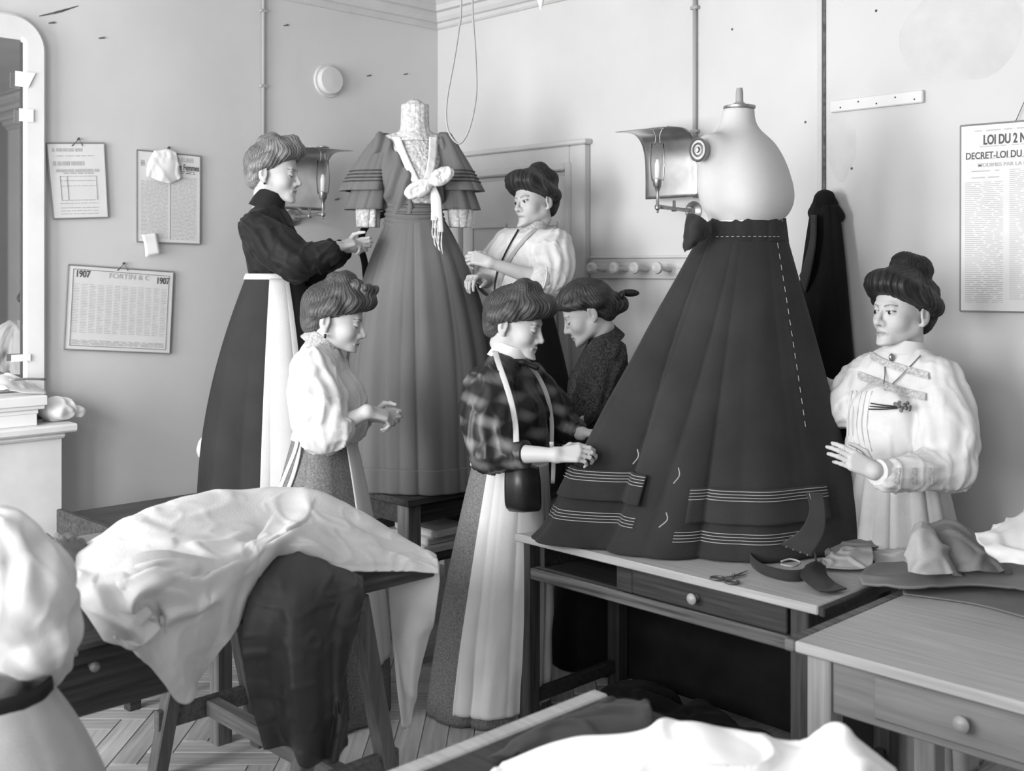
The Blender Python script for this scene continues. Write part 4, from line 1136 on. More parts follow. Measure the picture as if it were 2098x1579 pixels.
def band_on(V, pts, w, vert=False, n=30, off=0.003):
    S_ = spline(np.array([list(q) + [0.0] for q in pts], float), n)[:, :2]; G = []
    for o_ in np.linspace(-0.5, 0.5, 4): G.append([surf(V, x_ + (o_ * w if vert else 0), y_ + (0 if vert else o_ * w), off, 8.0) for x_, y_ in S_])
    G = np.array(G)
    for _ in range(3): G[:, 1:-1] = (G[:, :-2] + 2 * G[:, 1:-1] + G[:, 2:]) / 4
    return MB().grid(G)

# ================================================================== THE SEAMSTRESSES
m_blouse = M('white_cotton_blouse', 0.60, 0.85, var=0.05, vs_=15, bump=0.25, bs=260, spec=0.1)
m_blouse_lace = M('lace_insertion', 0.42, 0.9, var=0.3, vs_=120, bump=0.8, bs=160, spec=0.1)
m_apron = M('white_apron', 0.64, 0.85, var=0.05, vs_=7, bump=0.25, bs=180, spec=0.1)
m_bodice = M('black_bodice', 0.014, 0.6, var=0.25, vs_=8, bump=0.2, bs=200, spec=0.15, sheen=0.05)
m_velvet = M('black_velvet_cuff', 0.012, 0.8, bump=0.3, bs=150, spec=0.1)
m_dskirt = M('dark_serge_skirt', 0.036, 0.85, var=0.12, vs_=6, bump=0.25, bs=260, spec=0.12)
m_tweed = M('grey_tweed', 0.17, 0.95, var=0.35, vs_=170, bump=0.4, bs=200, spec=0.05, detail=2)
m_tweed2 = M('dark_boucle', 0.05, 0.95, var=0.6, vs_=120, bump=0.7, bs=120, spec=0.05, detail=2)
m_linsk = M('pale_grey_cotton_skirt', 0.42, 0.85, var=0.06, vs_=20, bump=0.25, bs=220, spec=0.1)
m_tape = M('measuring_tape', 0.5, 0.6)
m_grey_tape = M('grey_ribbon_tape', 0.40, 0.7)
m_belt = M('black_belt', 0.012, 0.5)
m_earring = M('dark_bead', 0.03, 0.3)
m_pouch = M('black_satin_pouch', 0.016, 0.35, spec=0.4)

def mat_plaid():
    mt = bpy.data.materials.new('satin_plaid'); mt.use_nodes = True
    nt = mt.node_tree; N = nt.nodes; L = nt.links; b = N['Principled BSDF']
    b.inputs['Roughness'].default_value = 0.42; b.inputs['Specular IOR Level'].default_value = 0.4
    tc = N.new('ShaderNodeTexCoord')
    nz = N.new('ShaderNodeTexNoise'); nz.inputs['Scale'].default_value = 4
    L.new(tc.outputs['Object'], nz.inputs['Vector'])
    def wave(axis, sc, ph):
        w_ = N.new('ShaderNodeTexWave'); w_.wave_type = 'BANDS'; w_.bands_direction = axis; w_.inputs['Scale'].default_value = sc; w_.inputs['Phase Offset'].default_value = ph
        w_.inputs['Distortion'].default_value = 1.2; w_.inputs['Detail Scale'].default_value = 1.0; L.new(tc.outputs['Object'], w_.inputs['Vector']); return w_.outputs['Fac']
    a = wave('Z', 4.2, 0.0); c = wave('DIAGONAL', 3.4, 1.0)
    ad = N.new('ShaderNodeMath'); ad.operation = 'ADD'; L.new(a, ad.inputs[0]); L.new(c, ad.inputs[1])
    r = N.new('ShaderNodeMapRange'); r.inputs[1].default_value = 0.95; r.inputs[2].default_value = 1.95; r.inputs[3].default_value = 0.012; r.inputs[4].default_value = 0.16
    L.new(ad.outputs[0], r.inputs[0]); L.new(r.outputs[0], b.inputs['Base Color'])
    return mt
m_plaid = mat_plaid()

def ground(px, d, z):
    q = at(px, 552, d); q[2] = z; return q

# ---------------------------------------------------------------- A: woman in black on the bench
A = Person('woman in black bodice and white apron holding the sleeve of the lace dress', ground(556, 5.0, BZ))
f = face_dir(-3)
N, W = at(546, 428, 5.0), at(562, 568, 5.0)
A.head(at(558, 356, 5.0), -6, 6, 0, 1.08, 'down', lambda fl: (hs_pomp(fl, 0.030, 0.012, ((-0.045, 0, 0.125, 0.03), (-0.02, 0.01, 0.14, 0.03), (0.07, 0.0, 0.135, 0.035), (0.045, 0.03, 0.135, 0.03)), 0.024)), 0.16, neck=N)
S1, E1, C1 = at(522, 468, 4.84), at(606, 538, 4.78), at(672, 518, 4.80)
S2, E2, C2 = at(540, 468, 5.16), at(630, 556, 5.14), at(690, 520, 5.0)
A.arm(S1, E1, at(690, 506, 4.82), nrm(at(748, 488, 4.9) - at(690, 506, 4.82)), -UP * 1.0 + FW * 0.5, 1, (26, 48, 35))
A.arm(S2, E2, at(708, 505, 4.98), RT + UP * 0.1, -FW, -1, (30, 45, 30))
A.trunk(N, W, f); A.finish()
A.blouse('bodice', m_bodice, N, W, f, [(S1, E1, C1, 0.072, 0.098, 0.085, 0.058, 9), (S2, E2, C2, 0.07, 0.09, 0.08, 0.055, 9)], bust=0.07, wr=0.006, fr=14, seed=1.0, back=0.05)
A.cuff('cuff', m_velvet, at(640, 540, 4.79), at(690, 506, 4.82), 0.062, 0.05)
A.cuff('cuff', m_velvet, at(640, 556, 5.1), at(704, 510, 4.99), 0.06, 0.05)
A.collar('collar', m_bodice, at(545, 430, 5.0), at(559, 392, 5.0), 0.075, 0.062)
A.skirt('skirt', m_dskirt, ground(562, 5.0, W[2] + 0.005), (0.118, 0.14), ground(549, 5.0, BZ + 0.006), (0.295, 0.295), f, prof=lambda t: 1 - (1 - t) ** 2.0, folds=((6, 0.016, 1.2), (11, 0.006, 0)), nt=200, nz=70, seed=9, waistf=0.03)
A.over('apron', m_apron, (-1.42, -0.8), (0.01, 0.97), 0.009, folds=((6, 0.016, 1.2), (14, 0.008, 0)))
A.over('apron_band', m_apron, (-PI, PI), (-0.012, 0.014), 0.007, nt=80, nz=4)
bt_ = [[at(a, b, dd) for a, b, dd in r] for r in (((424, 888, 5.16), (436, 892, 5.14)), ((410, 902, 5.18), (440, 915, 5.14)), ((404, 922, 5.2), (440, 930, 5.15)), ((406, 936, 5.2), (438, 946, 5.15)))]
MB().grid(patch(bt_, 14, 10, 0.006, 30)).build('apron_tie', m_apron, A.e, smooth=True, solid=0.004)
MB().lathe(A.hp(-0.004, -0.076, -0.046), A.hp(0, -1, 0) - A.hp(0, 0, 0), [(0.0, -0.005), (0.005, -0.003), (0.005, 0.003), (0, 0.005)], 10).build('earring', m_earring, A.e, smooth=True)

# ---------------------------------------------------------------- B: woman at the back right of the dress
B = Person('woman in white blouse with a tape round her neck beside the door', ground(1085, 5.25, TZ))
f = face_dir(-135)
N, W = at(1090, 478, 5.22), at(1064, 612, 5.22)
B.head(at(1098, 414, 5.22), -140, 3, 6, 1.03, 'open', lambda fl: hs_pomp(fl, 0.040, 0.008, ((-0.04, 0.0, 0.135, 0.05), (-0.07, 0.02, 0.10, 0.05)), 0.034, 0.004), 0.022, (1, 0.1, -0.1), neck=N)
S1, E1, C1 = at(1138, 500, 5.14), at(1132, 572, 5.02), at(1112, 572, 4.99)
S2, E2, C2 = at(1040, 498, 5.3), at(1010, 575, 5.3), at(1000, 570, 5.2)
B.arm(S1, at(1128, 580, 5.0), at(1004, 538, 4.95), nrm(at(962, 524, 4.97) - at(1004, 538, 4.95)), FW * 0.8 - UP * 0.5, -1, (35, 45, 30))
B.arm(S2, at(1008, 582, 5.28), at(985, 570, 5.05), -RT * 0.5 - FW + UP * 0.1, -UP, 1, (35, 40, 30))
B.trunk(N, W, f); B.finish()
B.blouse('blouse', m_blouse, N, W, f, [(S1, E1, C1, 0.075, 0.098, 0.08, 0.07, 11), (S2, E2, C2, 0.07, 0.09, 0.075, 0.06, 11)], bust=0.10, wr=0.0042, fr=15, seed=3.0, drop=1)
B.collar('collar', m_blouse_lace, at(1091, 478, 5.22), at(1096, 452, 5.22), 0.068, 0.056)
for k in range(3): B.cuff('sleeve_frill', m_blouse, at(1122 - k * 5, 574, 4.985), at(1108 - k * 4, 571, 4.975), 0.055, 0.064 - 0.004 * k)
ribbon(B.bV, [(1062, 470), (1045, 500), (1030, 530), (1018, 560), (1012, 600)], 0.008, flat=0.25).build('black_cord', m_belt, B.e, smooth=True)
ribbon(B.bV, [(1112, 462), (1085, 480), (1062, 505), (1045, 530), (1030, 560), (1022, 600)], 0.018).build('neck_tape', m_grey_tape, B.e, smooth=True)
MB().tube([at(1022, 598, 5.0), at(1019, 640, 5.0), at(1022, 700, 5.0)], 0.010, 8, n=12, flat=0.2, side=RT).build('neck_tape', m_grey_tape, B.e, smooth=True)
B.skirt('skirt', m_black, ground(1064, 5.22, W[2] + 0.01), (0.12, 0.14), ground(1100, 5.27, TZ + 0.006), (0.21, 0.22), f, prof=lambda t: 1 - (1 - t) ** 1.8, folds=((7, 0.012, 0.2),), nt=140, nz=40, seed=12)

# ---------------------------------------------------------------- C: girl in white blouse in front of the dress
_at = at
def at(a, b, d): return _at(a, b, d + 0.08)
C = Person('girl in white blouse and grey tweed skirt sewing in front of the lace dress', ground(652, 4.2, 0))
f = face_dir(-6)
def hairC(fl):
    hs_pomp(fl, 0.034, 0.0, ((0.015, 0, 0.14, 0.04), (-0.025, 0, 0.135, 0.03)), 0.028, 0.006)
    rnd = random.Random(5)
    for i in range(16): fl.sph((0.075 + rnd.uniform(-0.03, 0.045), rnd.uniform(-0.055, 0.055), 0.11 + rnd.uniform(-0.03, 0.03)), rnd.uniform(0.018, 0.026), 0.004)
N, W = at(655, 712, 4.2), at(662, 897, 4.2)
C.head(at(683, 655, 4.2), -2, 13, 0, 1.08, 'down', hairC, 0.062, neck=N)
S1, E1, C1 = at(640, 758, 4.06), at(662, 882, 3.98), at(688, 884, 3.97)
S2, E2, C2 = at(668, 755, 4.34), at(700, 880, 4.36), at(720, 870, 4.3)
C.arm(S1, at(655, 892, 3.99), at(752, 843, 4.0), nrm(at(800, 852, 4.05) - at(752, 843, 4.0)), FW * 0.45 - UP * 0.8, 1, (32, 48, 35))
C.arm(S2, at(700, 885, 4.36), at(765, 848, 4.18), RT - FW * 0.2 - UP * 0.1, -FW, -1, (35, 40, 30))
C.trunk(N, W, f); C.finish()
C.blouse('blouse', m_blouse, N, W, f, [(S1, E1, C1, 0.082, 0.105, 0.088, 0.066, 10), (S2, E2, C2, 0.08, 0.1, 0.085, 0.06, 10)], bust=0.12, wr=0.008, fr=15, seed=5.0, drop=1, back=0.055)
C.collar('collar', m_blouse_lace, at(655, 710, 4.2), at(668, 688, 4.2), 0.078, 0.062)
C.cuff('sleeve_band', m_blouse, at(676, 893, 3.985), at(702, 879, 3.985), 0.062, 0.056)
C.skirt('skirt', m_tweed, ground(662, 4.2, W[2] + 0.01), (0.108, 0.125), ground(650, 4.22, 0.012), (0.27, 0.25), f, prof=lambda t: 1 - (1 - t) ** 1.7, folds=((8, 0.012, 0.3), (4, 0.012, 0.6)), nt=180, nz=60, seed=15)
C.over('apron', m_apron, (-0.5, 0.9), (0.0, 0.8), 0.008, nt=30)
C.over('apron_band', m_apron, (-PI, PI), (-0.02, 0.01), 0.006, nt=70, nz=4)
kn = at(612, 888, 4.12)
fl = Field(kn - 0.06, kn + 0.06, 0.004); fl.sph(kn, 0.013); fl.cone(kn, kn + A3(0, 0, 0.03) - RT * 0.02, 0.006, 0.011, 0.006); fl.cone(kn, kn + RT * 0.025 - UP * 0.012, 0.006, 0.011, 0.006)
V, Q = fl.mesh(); mk('apron_knot', V, Q, m_apron, C.e, smooth=True)
for k, pts in enumerate(([(612, 892), (604, 925), (588, 965), (572, 1005)], [(615, 892), (612, 930), (602, 970), (588, 1008)])):
    MB().tube([at(a, b, 4.06 + 0.005 * k) for a, b in pts], 0.008, 6, n=14, flat=0.25, side=RT).build('apron_string', m_apron, C.e, smooth=True)
MB().lathe(C.hp(-0.004, -0.077, -0.047), (0, 0, -1), [(0.003, 0), (0.006, 0.005), (0.004, 0.016), (0, 0.018)], 10).build('earring', m_earring, C.e, smooth=True)

at = _at
# ---------------------------------------------------------------- D: woman in plaid
D = Person('woman in satin plaid blouse and long white apron pinning the hem of the big skirt', ground(1000, 4.36, 0))
f = face_dir(-20)
def hairD(fl):
    hs_pomp(fl, 0.038, 0.0, ((0.0, 0.02, 0.135, 0.035), (0.04, 0.0, 0.135, 0.036), (0.015, -0.03, 0.135, 0.03)), 0.033, 0.006)
N, W = at(1040, 735, 4.3), at(1026, 948, 4.3)
D.head(at(1052, 664, 4.3), -18, 15, 0, 1.06, 'down', hairD, 0.05, neck=N)
S1, E1, C1 = at(998, 790, 4.12), at(1006, 920, 4.04), at(1048, 932, 4.0)
S2, E2, C2 = at(1085, 785, 4.42), at(1150, 872, 4.44), at(1178, 880, 4.40)
D.arm(S1, at(1008, 928, 4.03), at(1140, 932, 3.90), nrm(at(1212, 926, 3.88) - at(1140, 932, 3.90)), FW * 0.75 - UP * 0.6, 1, (24, 38, 28))
D.arm(S2, at(1150, 878, 4.44), at(1192, 888, 4.36), RT + FW * 0.1, -UP - FW * 0.4, -1, (30, 40, 30))
D.trunk(N, W, f); D.finish()
D.blouse('blouse', m_plaid, N, W, f, [(S1, E1, C1, 0.085, 0.105, 0.088, 0.058, 8), (S2, E2, C2, 0.08, 0.09, 0.075, 0.05, 8)], bust=0.115, wr=0.007, fr=14, seed=7.0, drop=1, wide=1.05, back=0.03)
D.cuff('cuff', m_plaid, at(1038, 931, 4.015), at(1080, 931, 3.97), 0.056, 0.05)
D.cuff('cuff', m_plaid, at(1165, 880, 4.41), at(1186, 886, 4.37), 0.05, 0.042)
D.collar('collar', m_apron, at(1041, 738, 4.3), at(1050, 708, 4.3), 0.078, 0.06)
bw = surf(D.bV, 1072, 742, 0.01)
fl = Field(bw - 0.09, bw + 0.09, 0.005); fl.sph(bw, 0.013, 0.01); fl.cone(bw, bw + RT * 0.05 - UP * 0.02, 0.009, 0.012, 0.01); fl.cone(bw, bw - RT * 0.04 + UP * 0.005, 0.009, 0.014, 0.01)
V, Q = fl.mesh(); mk('neck_bow', V, Q, m_belt, D.e, smooth=True)
ribbon(D.bV, [(1014, 718), (1022, 745), (1036, 785), (1048, 825), (1056, 870), (1058, 905)], 0.022, flat=0.15).build('measuring_tape', m_tape, D.e, smooth=True)
ribbon(D.bV, [(1085, 748), (1105, 775), (1122, 815), (1130, 860), (1130, 910)], 0.018, flat=0.15).build('measuring_tape', m_tape, D.e, smooth=True)
MB().tube([at(1130, 905, 4.02), at(1134, 945, 4.05), at(1133, 990, 4.08)], 0.008, 8, n=12, flat=0.2, side=RT).build('measuring_tape', m_tape, D.e, smooth=True)
D.skirt('skirt', m_tweed, ground(1026, 4.3, W[2] + 0.01) + f * 0.035, (0.135, 0.145), ground(996, 4.36, 0.012), (0.225, 0.235), f, prof=lambda t: 1 - (1 - t) ** 1.6, folds=((9, 0.014, 0.3), (5, 0.012, 0.6)), nt=220, nz=70, seed=21)
D.over('apron', m_apron, (-1.75, 1.1), (0.0, 0.955), 0.010, nt=120, nz=80, wob=0.010, folds=((9, 0.014, 0.3), (15, 0.006, 0.6)))
D.over('apron_band', m_apron, (-PI, PI), (-0.02, 0.012), 0.008, nt=80, nz=4)
P_ = [[at(a, b, dd) for a, b, dd in row] for row in (((1038, 952, 4.02), (1070, 950, 3.99), (1100, 958, 4.03)), ((1037, 990, 4.0), (1070, 988, 3.96), (1104, 990, 4.01)), ((1038, 1030, 4.0), (1070, 1036, 3.965), (1105, 1036, 4.02)), ((1045, 1042, 4.03), (1070, 1044, 4.0), (1098, 1042, 4.03)))]
MB().grid(patch(P_, 14, 18)).build('waist_pouch', m_pouch, D.e, smooth=True, solid=0.01)

# ---------------------------------------------------------------- E: girl in tweed
Ee = Person('girl in dark tweed with a black hair bow, head bowed behind the plaid woman', ground(1238, 4.9, 0))
f = face_dir(178)
def hairE(fl):
    hs_pomp(fl, 0.022, -0.012, (), 0.022)
    fl.ell((-0.11, 0, -0.01), (0.045, 0.045, 0.045), None, 0.02); fl.sph((-0.135, 0, -0.03), 0.032, 0.012)
N, W = at(1243, 700, 4.88), at(1222, 868, 4.85)
Ee.head(at(1206, 640, 4.85), 176, 27, 0, 1.06, 'down', hairE, 0.034, neck=N)
S1, E1, C1 = at(1246, 728, 4.72), at(1206, 830, 4.62), at(1185, 862, 4.56)
S2, E2, C2 = at(1228, 726, 5.02), at(1190, 830, 5.02), at(1175, 862, 4.9)
Ee.arm(S1, E1, at(1182, 872, 4.52), -RT * 0.3 - FW - UP * 0.2, -UP, -1)
Ee.arm(S2, E2, at(1170, 870, 4.85), -RT * 0.3 - FW - UP * 0.2, -UP, 1)
Ee.trunk(N, W, f); Ee.finish()
Ee.blouse('dress_bodice', m_tweed2, N, W, f, [(S1, E1, C1, 0.08, 0.085, 0.07, 0.05, 8), (S2, E2, C2, 0.07, 0.08, 0.07, 0.05, 8)], bust=0.09, wr=0.007, fr=14, seed=9.0, back=0.05)
Ee.collar('collar', m_tweed2, at(1246, 704, 4.88), at(1230, 678, 4.87), 0.078, 0.064)
Ee.skirt('skirt', m_black, ground(1225, 4.86, W[2] + 0.01), (0.12, 0.14), ground(1238, 4.9, 0.012), (0.24, 0.24), f, folds=((7, 0.012, 0),), nt=120, nz=30)
bw = Ee.hp(-0.15, -0.0, 0.005); bo = nrm(Ee.hp(-1, 0, 0) - Ee.hp(0, 0, 0))
fl = Field(bw - 0.12, bw + 0.12, 0.004)
fl.sph(bw, 0.012, 0.01); fl.ell(bw + RT * 0.038 + UP * 0.008, (0.042, 0.012, 0.017), np.stack([nrm(RT + UP * 0.12), nrm(FW), UP], 1), 0.008); fl.ell(bw - FW * 0.035, (0.014, 0.03, 0.02), np.stack([RT, FW, UP], 1), 0.008)
V, Q = fl.mesh(); mk('hair_bow', V, Q, m_belt, Ee.e, smooth=True)

# ---------------------------------------------------------------- F: woman at the right
Fw_ = Person('woman in white lace-banded blouse with a flower sprig right of the big skirt', ground(1850, 3.98, 0))
f = face_dir(-140)
def hairF(fl):
    hs_pomp(fl, 0.036, 0.004, ((-0.015, -0.01, 0.15, 0.048), (-0.05, 0.01, 0.135, 0.05), (-0.09, 0, 0.06, 0.05)), 0.036, 0.006)
N, W = at(1852, 722, 3.95), at(1838, 944, 3.95)
Fw_.head(at(1852, 640, 3.95), -152, -1, 0, 1.1, 'open', hairF, 0.014, (1, -0.05, 0), neck=N)
S1, E1, C1 = at(1925, 785, 3.86), at(1945, 955, 3.74), at(1815, 976, 3.62)
S2, E2, C2 = at(1782, 768, 4.06), at(1722, 838, 4.02), at(1695, 800, 4.12)
Fw_.arm(S1, at(1945, 965, 3.74), at(1792, 965, 3.60), nrm(at(1712, 925, 3.62) - at(1792, 965, 3.60)), FW * 0.9 - UP * 0.2, -1, (12, 22, 18), 0.95)
Fw_.arm(S2, at(1722, 842, 4.02), at(1682, 800, 4.16), -RT * 0.6 + FW * 0.5, -UP, 1)
Fw_.trunk(N, W, f); Fw_.finish()
Fw_.blouse('blouse', m_blouse, N, W, f, [(S1, E1, C1, 0.088, 0.112, 0.09, 0.05, 9), (S2, E2, C2, 0.075, 0.085, 0.07, 0.045, 9)], bust=0.13, wr=0.0065, fr=13, seed=11.0, drop=1, wide=1.02)
Fw_.collar('collar', m_blouse, at(1853, 724, 3.95), at(1856, 697, 3.95), 0.075, 0.06)
bV = Fw_.bV
band_on(bV, [(1782, 727), (1810, 742), (1840, 752), (1870, 761), (1902, 770)], 15).build('lace_band', m_blouse_lace, Fw_.e, smooth=True)
band_on(bV, [(1757, 768), (1795, 782), (1830, 796), (1865, 806), (1896, 813)], 16).build('lace_band', m_blouse_lace, Fw_.e, smooth=True)
MB().lathe(surf(bV, 1826, 732, 0.006), -FW, [(0.010, 0), (0.014, 0.004), (0.010, 0.007), (0.004, 0.009), (0, 0.009)], 16, sx=0.75, xdir=RT).build('brooch', m_brass, Fw_.e, smooth=True)
ribbon(bV, [(1812, 735), (1813, 765), (1812, 798), (1835, 780), (1860, 755), (1886, 728)], 0.004, r=0.0022, flat=1.0, n=50).build('neck_chain', m_brass, Fw_.e, smooth=True)
for pts in ([(1782, 832), (1810, 834), (1838, 834)], [(1780, 838), (1808, 838), (1838, 836)], [(1784, 826), (1810, 830), (1836, 832)]):
    ribbon(bV, pts, 0.004, r=0.0022, flat=1.0, n=12, off=0.012).build('flower_stem', m_dskirt, Fw_.e, smooth=True)
q0 = surf(bV, 1850, 832, 0.016); b = MB(); rnd = random.Random(3)
for i in range(16):
    dv = RT * rnd.uniform(-0.026, 0.026) + UP * rnd.uniform(-0.012, 0.012) - FW * rnd.uniform(0, 0.014); b.lathe(q0 + dv, nrm(dv - FW * 0.02), [(0.001, 0), (0.006, 0.002), (0.007, 0.005), (0.0, 0.004)], 7)
b.build('flower_sprig', m_tweed, Fw_.e, smooth=True)
for xa in (1908, 1872, 1838):
    band_on(bV, [(xa + 2, 958), (xa, 975), (xa - 1, 992)], 9, True, 14).build('lace_cuff_band', m_blouse_lace, Fw_.e, smooth=True)
for i_, xa in enumerate((1738, 1747, 1757, 1767, 1778)):
    ribbon(bV, [(xa + 8, 800), (xa, 840), (xa - 2, 880), (xa + 8, 925)], 0.003, r=0.0015, flat=0.6, n=24, off=0.0).build('pin_tuck', m_blouse, Fw_.e, smooth=True)
Fw_.cuff('cuff', m_blouse, at(1832, 973, 3.65), at(1796, 967, 3.605), 0.05, 0.042)
Fw_.skirt('skirt', m_linsk, ground(1838, 3.95, W[2] + 0.01), (0.125, 0.14), ground(1856, 3.98, 0.012), (0.25, 0.25), f, prof=lambda t: 1 - (1 - t) ** 2.0, folds=((17, 0.017, 0.3), (6, 0.010, 0.6)), nt=280, nz=60, seed=31, waistf=0.35, fexp=0.5)
P, full = shell(ground(1838, 3.95, W[2] + 0.022), (0.125, 0.142), ground(1838, 3.95, W[2] - 0.012), (0.13, 0.146), f, nt=60, nz=4)
MB().grid(P, full).build('belt', m_belt, Fw_.e, smooth=True, solid=0.004)

# ---------------------------------------------------------------- G: blurred woman in the left foreground
Gp = Person('blurred woman in pale puffed sleeve cut off by the left foreground edge', ground(-95, 2.15, 0))
f = face_dir(105)
N, W = at(-105, 1045, 2.18), at(-80, 1430, 2.15)
Gp.head(at(-180, 885, 2.2), 100, 25, 0, 1.05, 'down', lambda fl: hs_pomp(fl), 0.05, neck=N)
S1, E1, C1 = at(0, 1142, 2.12), at(66, 1292, 2.14), at(90, 1350, 2.28)
S2, E2, C2 = at(-215, 1135, 2.25), at(-260, 1290, 2.35), at(-200, 1310, 2.5)
Gp.arm(S1, E1, at(85, 1330, 2.45), FW - RT * 0.2, -UP, -1)
Gp.arm(S2, E2, at(-150, 1300, 2.55), FW + RT * 0.2, -UP, 1)
Gp.trunk(N, W, f); Gp.finish()
Gp.blouse('blouse', m_blouse, N, W, f, [(S1, E1, C1, 0.088, 0.112, 0.085, 0.06, 8), (S2, E2, C2, 0.085, 0.105, 0.08, 0.055, 8)], bust=0.09, wr=0.005, fr=10, seed=15.0, back=0.04)
Gp.collar('collar', m_blouse, at(-105, 1045, 2.18), at(-111, 995, 2.18), 0.072, 0.06)
Gp.skirt('skirt', m_linsk, ground(-80, 2.15, W[2] + 0.01), (0.13, 0.155), ground(-95, 2.15, 0.012), (0.31, 0.33), f, prof=lambda t: 1 - (1 - t) ** 3.6, folds=((8, 0.016, 0.3), (4, 0.01, 0.6)), nt=160, nz=50, seed=41)
P, full = shell(ground(-80, 2.15, W[2] + 0.03), (0.132, 0.158), ground(-80, 2.15, W[2] - 0.02), (0.136, 0.162), f, nt=60, nz=4)
MB().grid(P, full).build('belt', m_belt, Gp.e, smooth=True, solid=0.005)

# ================================================================== CLOTHS
m_cal = M('unbleached_calico', 0.62, 0.85, var=0.05, vs_=9, bump=0.3, bs=220, spec=0.1)
m_taff = M('dark_taffeta', 0.035, 0.5, var=0.3, vs_=6, st=(1, 1, 0.3), bump=0.2, bs=60, spec=0.35)
m_grey = M('grey_lining_cloth', 0.17, 0.75, var=0.12, vs_=8, bump=0.25, bs=200, spec=0.2)
m_grey_l = M('light_grey_cloth', 0.36, 0.8, var=0.1, vs_=8, bump=0.25, bs=200, spec=0.15)
m_white = M('white_sheeting', 0.80, 0.85, var=0.03, vs_=9, bump=0.2, bs=220, spec=0.1)
def rows_at(R): return [[at(*q) for q in r] for r in R]
def crease(B, amp, fr, seed=0.0, st_=(1, 1, 1), w=0.16):
    du = np.gradient(B, axis=0); dv = np.gradient(B, axis=1); n = np.cross(du, dv); n /= (np.linalg.norm(n, axis=-1, keepdims=True) + 1e-9)
    P = B * fr * np.asarray(st_) + seed
    P = P + 0.8 * np.stack([vnoise(P * 0.6 + 3.3), vnoise(P * 0.6 + 9.1), vnoise(P * 0.6 + 21.7)], -1)
    c_ = np.exp(-(vnoise(P) / w) ** 2)
    return B + n * (np.asarray(amp) * (c_ - 0.4))[..., None]

wc = empty('calico_cloth', onz(560, 1180, LZ), 'big crumpled white cloth heaped over the trestle table', 'cloth')
cols = [165, 270, 400, 520, 600, 660, 740, 830, 893]
sy = [1125, 1060, 1013, 1003, 1001, 1008, 1050, 1105, 1140]; sd = [2.95, 3.1, 3.3, 3.45, 3.5, 3.5, 3.5, 3.5, 3.5]
R = [[(x, y + 48, d + 0.14) for x, y, d in zip(cols, sy, sd)], list(zip(cols, sy, sd)),
     [(150, 1165, 2.75), (245, 1125, 2.85), (375, 1090, 3.0), (495, 1080, 3.15), (575, 1072, 3.25), (640, 1060, 3.3), (725, 1092, 3.35), (815, 1128, 3.4), (896, 1150, 3.43)],
     [(158, 1200, 2.62), (250, 1180, 2.64), (360, 1165, 2.72), (470, 1150, 2.86), (545, 1128, 3.0), (605, 1105, 3.1), (700, 1135, 3.2), (800, 1148, 3.32), (898, 1158, 3.4)],
     [(175, 1250, 2.6), (260, 1262, 2.56), (350, 1290, 2.66), (435, 1270, 2.78), (505, 1205, 2.9), (580, 1140, 3.06), (685, 1162, 3.15), (795, 1160, 3.3), (899, 1166, 3.38)],
     [(215, 1312, 2.6), (292, 1345, 2.6), (374, 1442, 2.68), (412, 1385, 2.78), (470, 1305, 2.85), (560, 1165, 3.03), (682, 1172, 3.13), (792, 1170, 3.28), (899, 1174, 3.37)]]
B_ = patch(rows_at(R), 170, 260)
uu, vv = np.meshgrid(np.linspace(0, 1, 170), np.linspace(0, 1, 260), indexing='ij')
aw = 0.004 + 0.016 * np.exp(-((vv - 0.18) / 0.22) ** 2 - ((uu - 0.72) / 0.25) ** 2)
B_ = crease(B_, aw, 7.5, 2.0, w=0.2); B_ = crease(B_, 0.0025 + 0 * uu, 15, 6.0)
# a few long hand-placed folds across the heap
def fold(B, path, amp, wid, sharp=0.35):
    P = spline(np.array([at(*q) for q in path]), 70)
    D = np.linalg.norm(B[:, :, None, :] - P[None, None], axis=-1); k = D.argmin(-1); q = D.min(-1)
    T = np.gradient(P, axis=0); T /= np.linalg.norm(T, axis=1, keepdims=True)
    sd = np.einsum('ijk,ijk->ij', np.cross(T[k], B - P[k]), np.broadcast_to(FW, B.shape))
    w_ = np.where(sd > 0, wid, wid * sharp); fade = np.sin(PI * np.clip((k + 0.5) / 70, 0.03, 0.97)) ** 0.6
    return B + (amp * fade * np.exp(-(q / w_) ** 2))[..., None] * (UP * 0.45 - FW * 0.9)
for path, am, wd in ((((230, 1185, 2.68), (330, 1165, 2.72), (420, 1168, 2.82), (495, 1150, 2.9)), 0.06, 0.055), (((640, 1020, 3.35), (610, 1075, 3.15), (570, 1110, 3.05), (510, 1150, 2.95)), 0.05, 0.05), (((560, 1050, 3.25), (530, 1090, 3.1), (490, 1140, 2.95)), -0.05, 0.03),
                     (((185, 1195, 2.6), (225, 1250, 2.58), (285, 1300, 2.58), (320, 1350, 2.6)), 0.05, 0.05), (((300, 1195, 2.66), (370, 1230, 2.66), (395, 1300, 2.68), (380, 1400, 2.68)), 0.06, 0.05), (((345, 1195, 2.7), (300, 1235, 2.62), (285, 1270, 2.6)), 0.06, 0.035), (((260, 1215, 2.6), (320, 1250, 2.62), (330, 1290, 2.62)), -0.05, 0.03),
                     (((690, 1075, 3.3), (770, 1110, 3.36), (870, 1135, 3.42)), 0.025, 0.06), (((430, 1200, 2.8), (440, 1270, 2.76), (415, 1350, 2.74)), 0.035, 0.04), (((270, 1060, 3.05), (350, 1100, 2.95), (440, 1110, 3.0)), 0.025, 0.07), (((600, 1110, 3.1), (650, 1120, 3.15), (690, 1150, 3.18)), 0.03, 0.03)):
    B_ = fold(B_, path, am, wd)
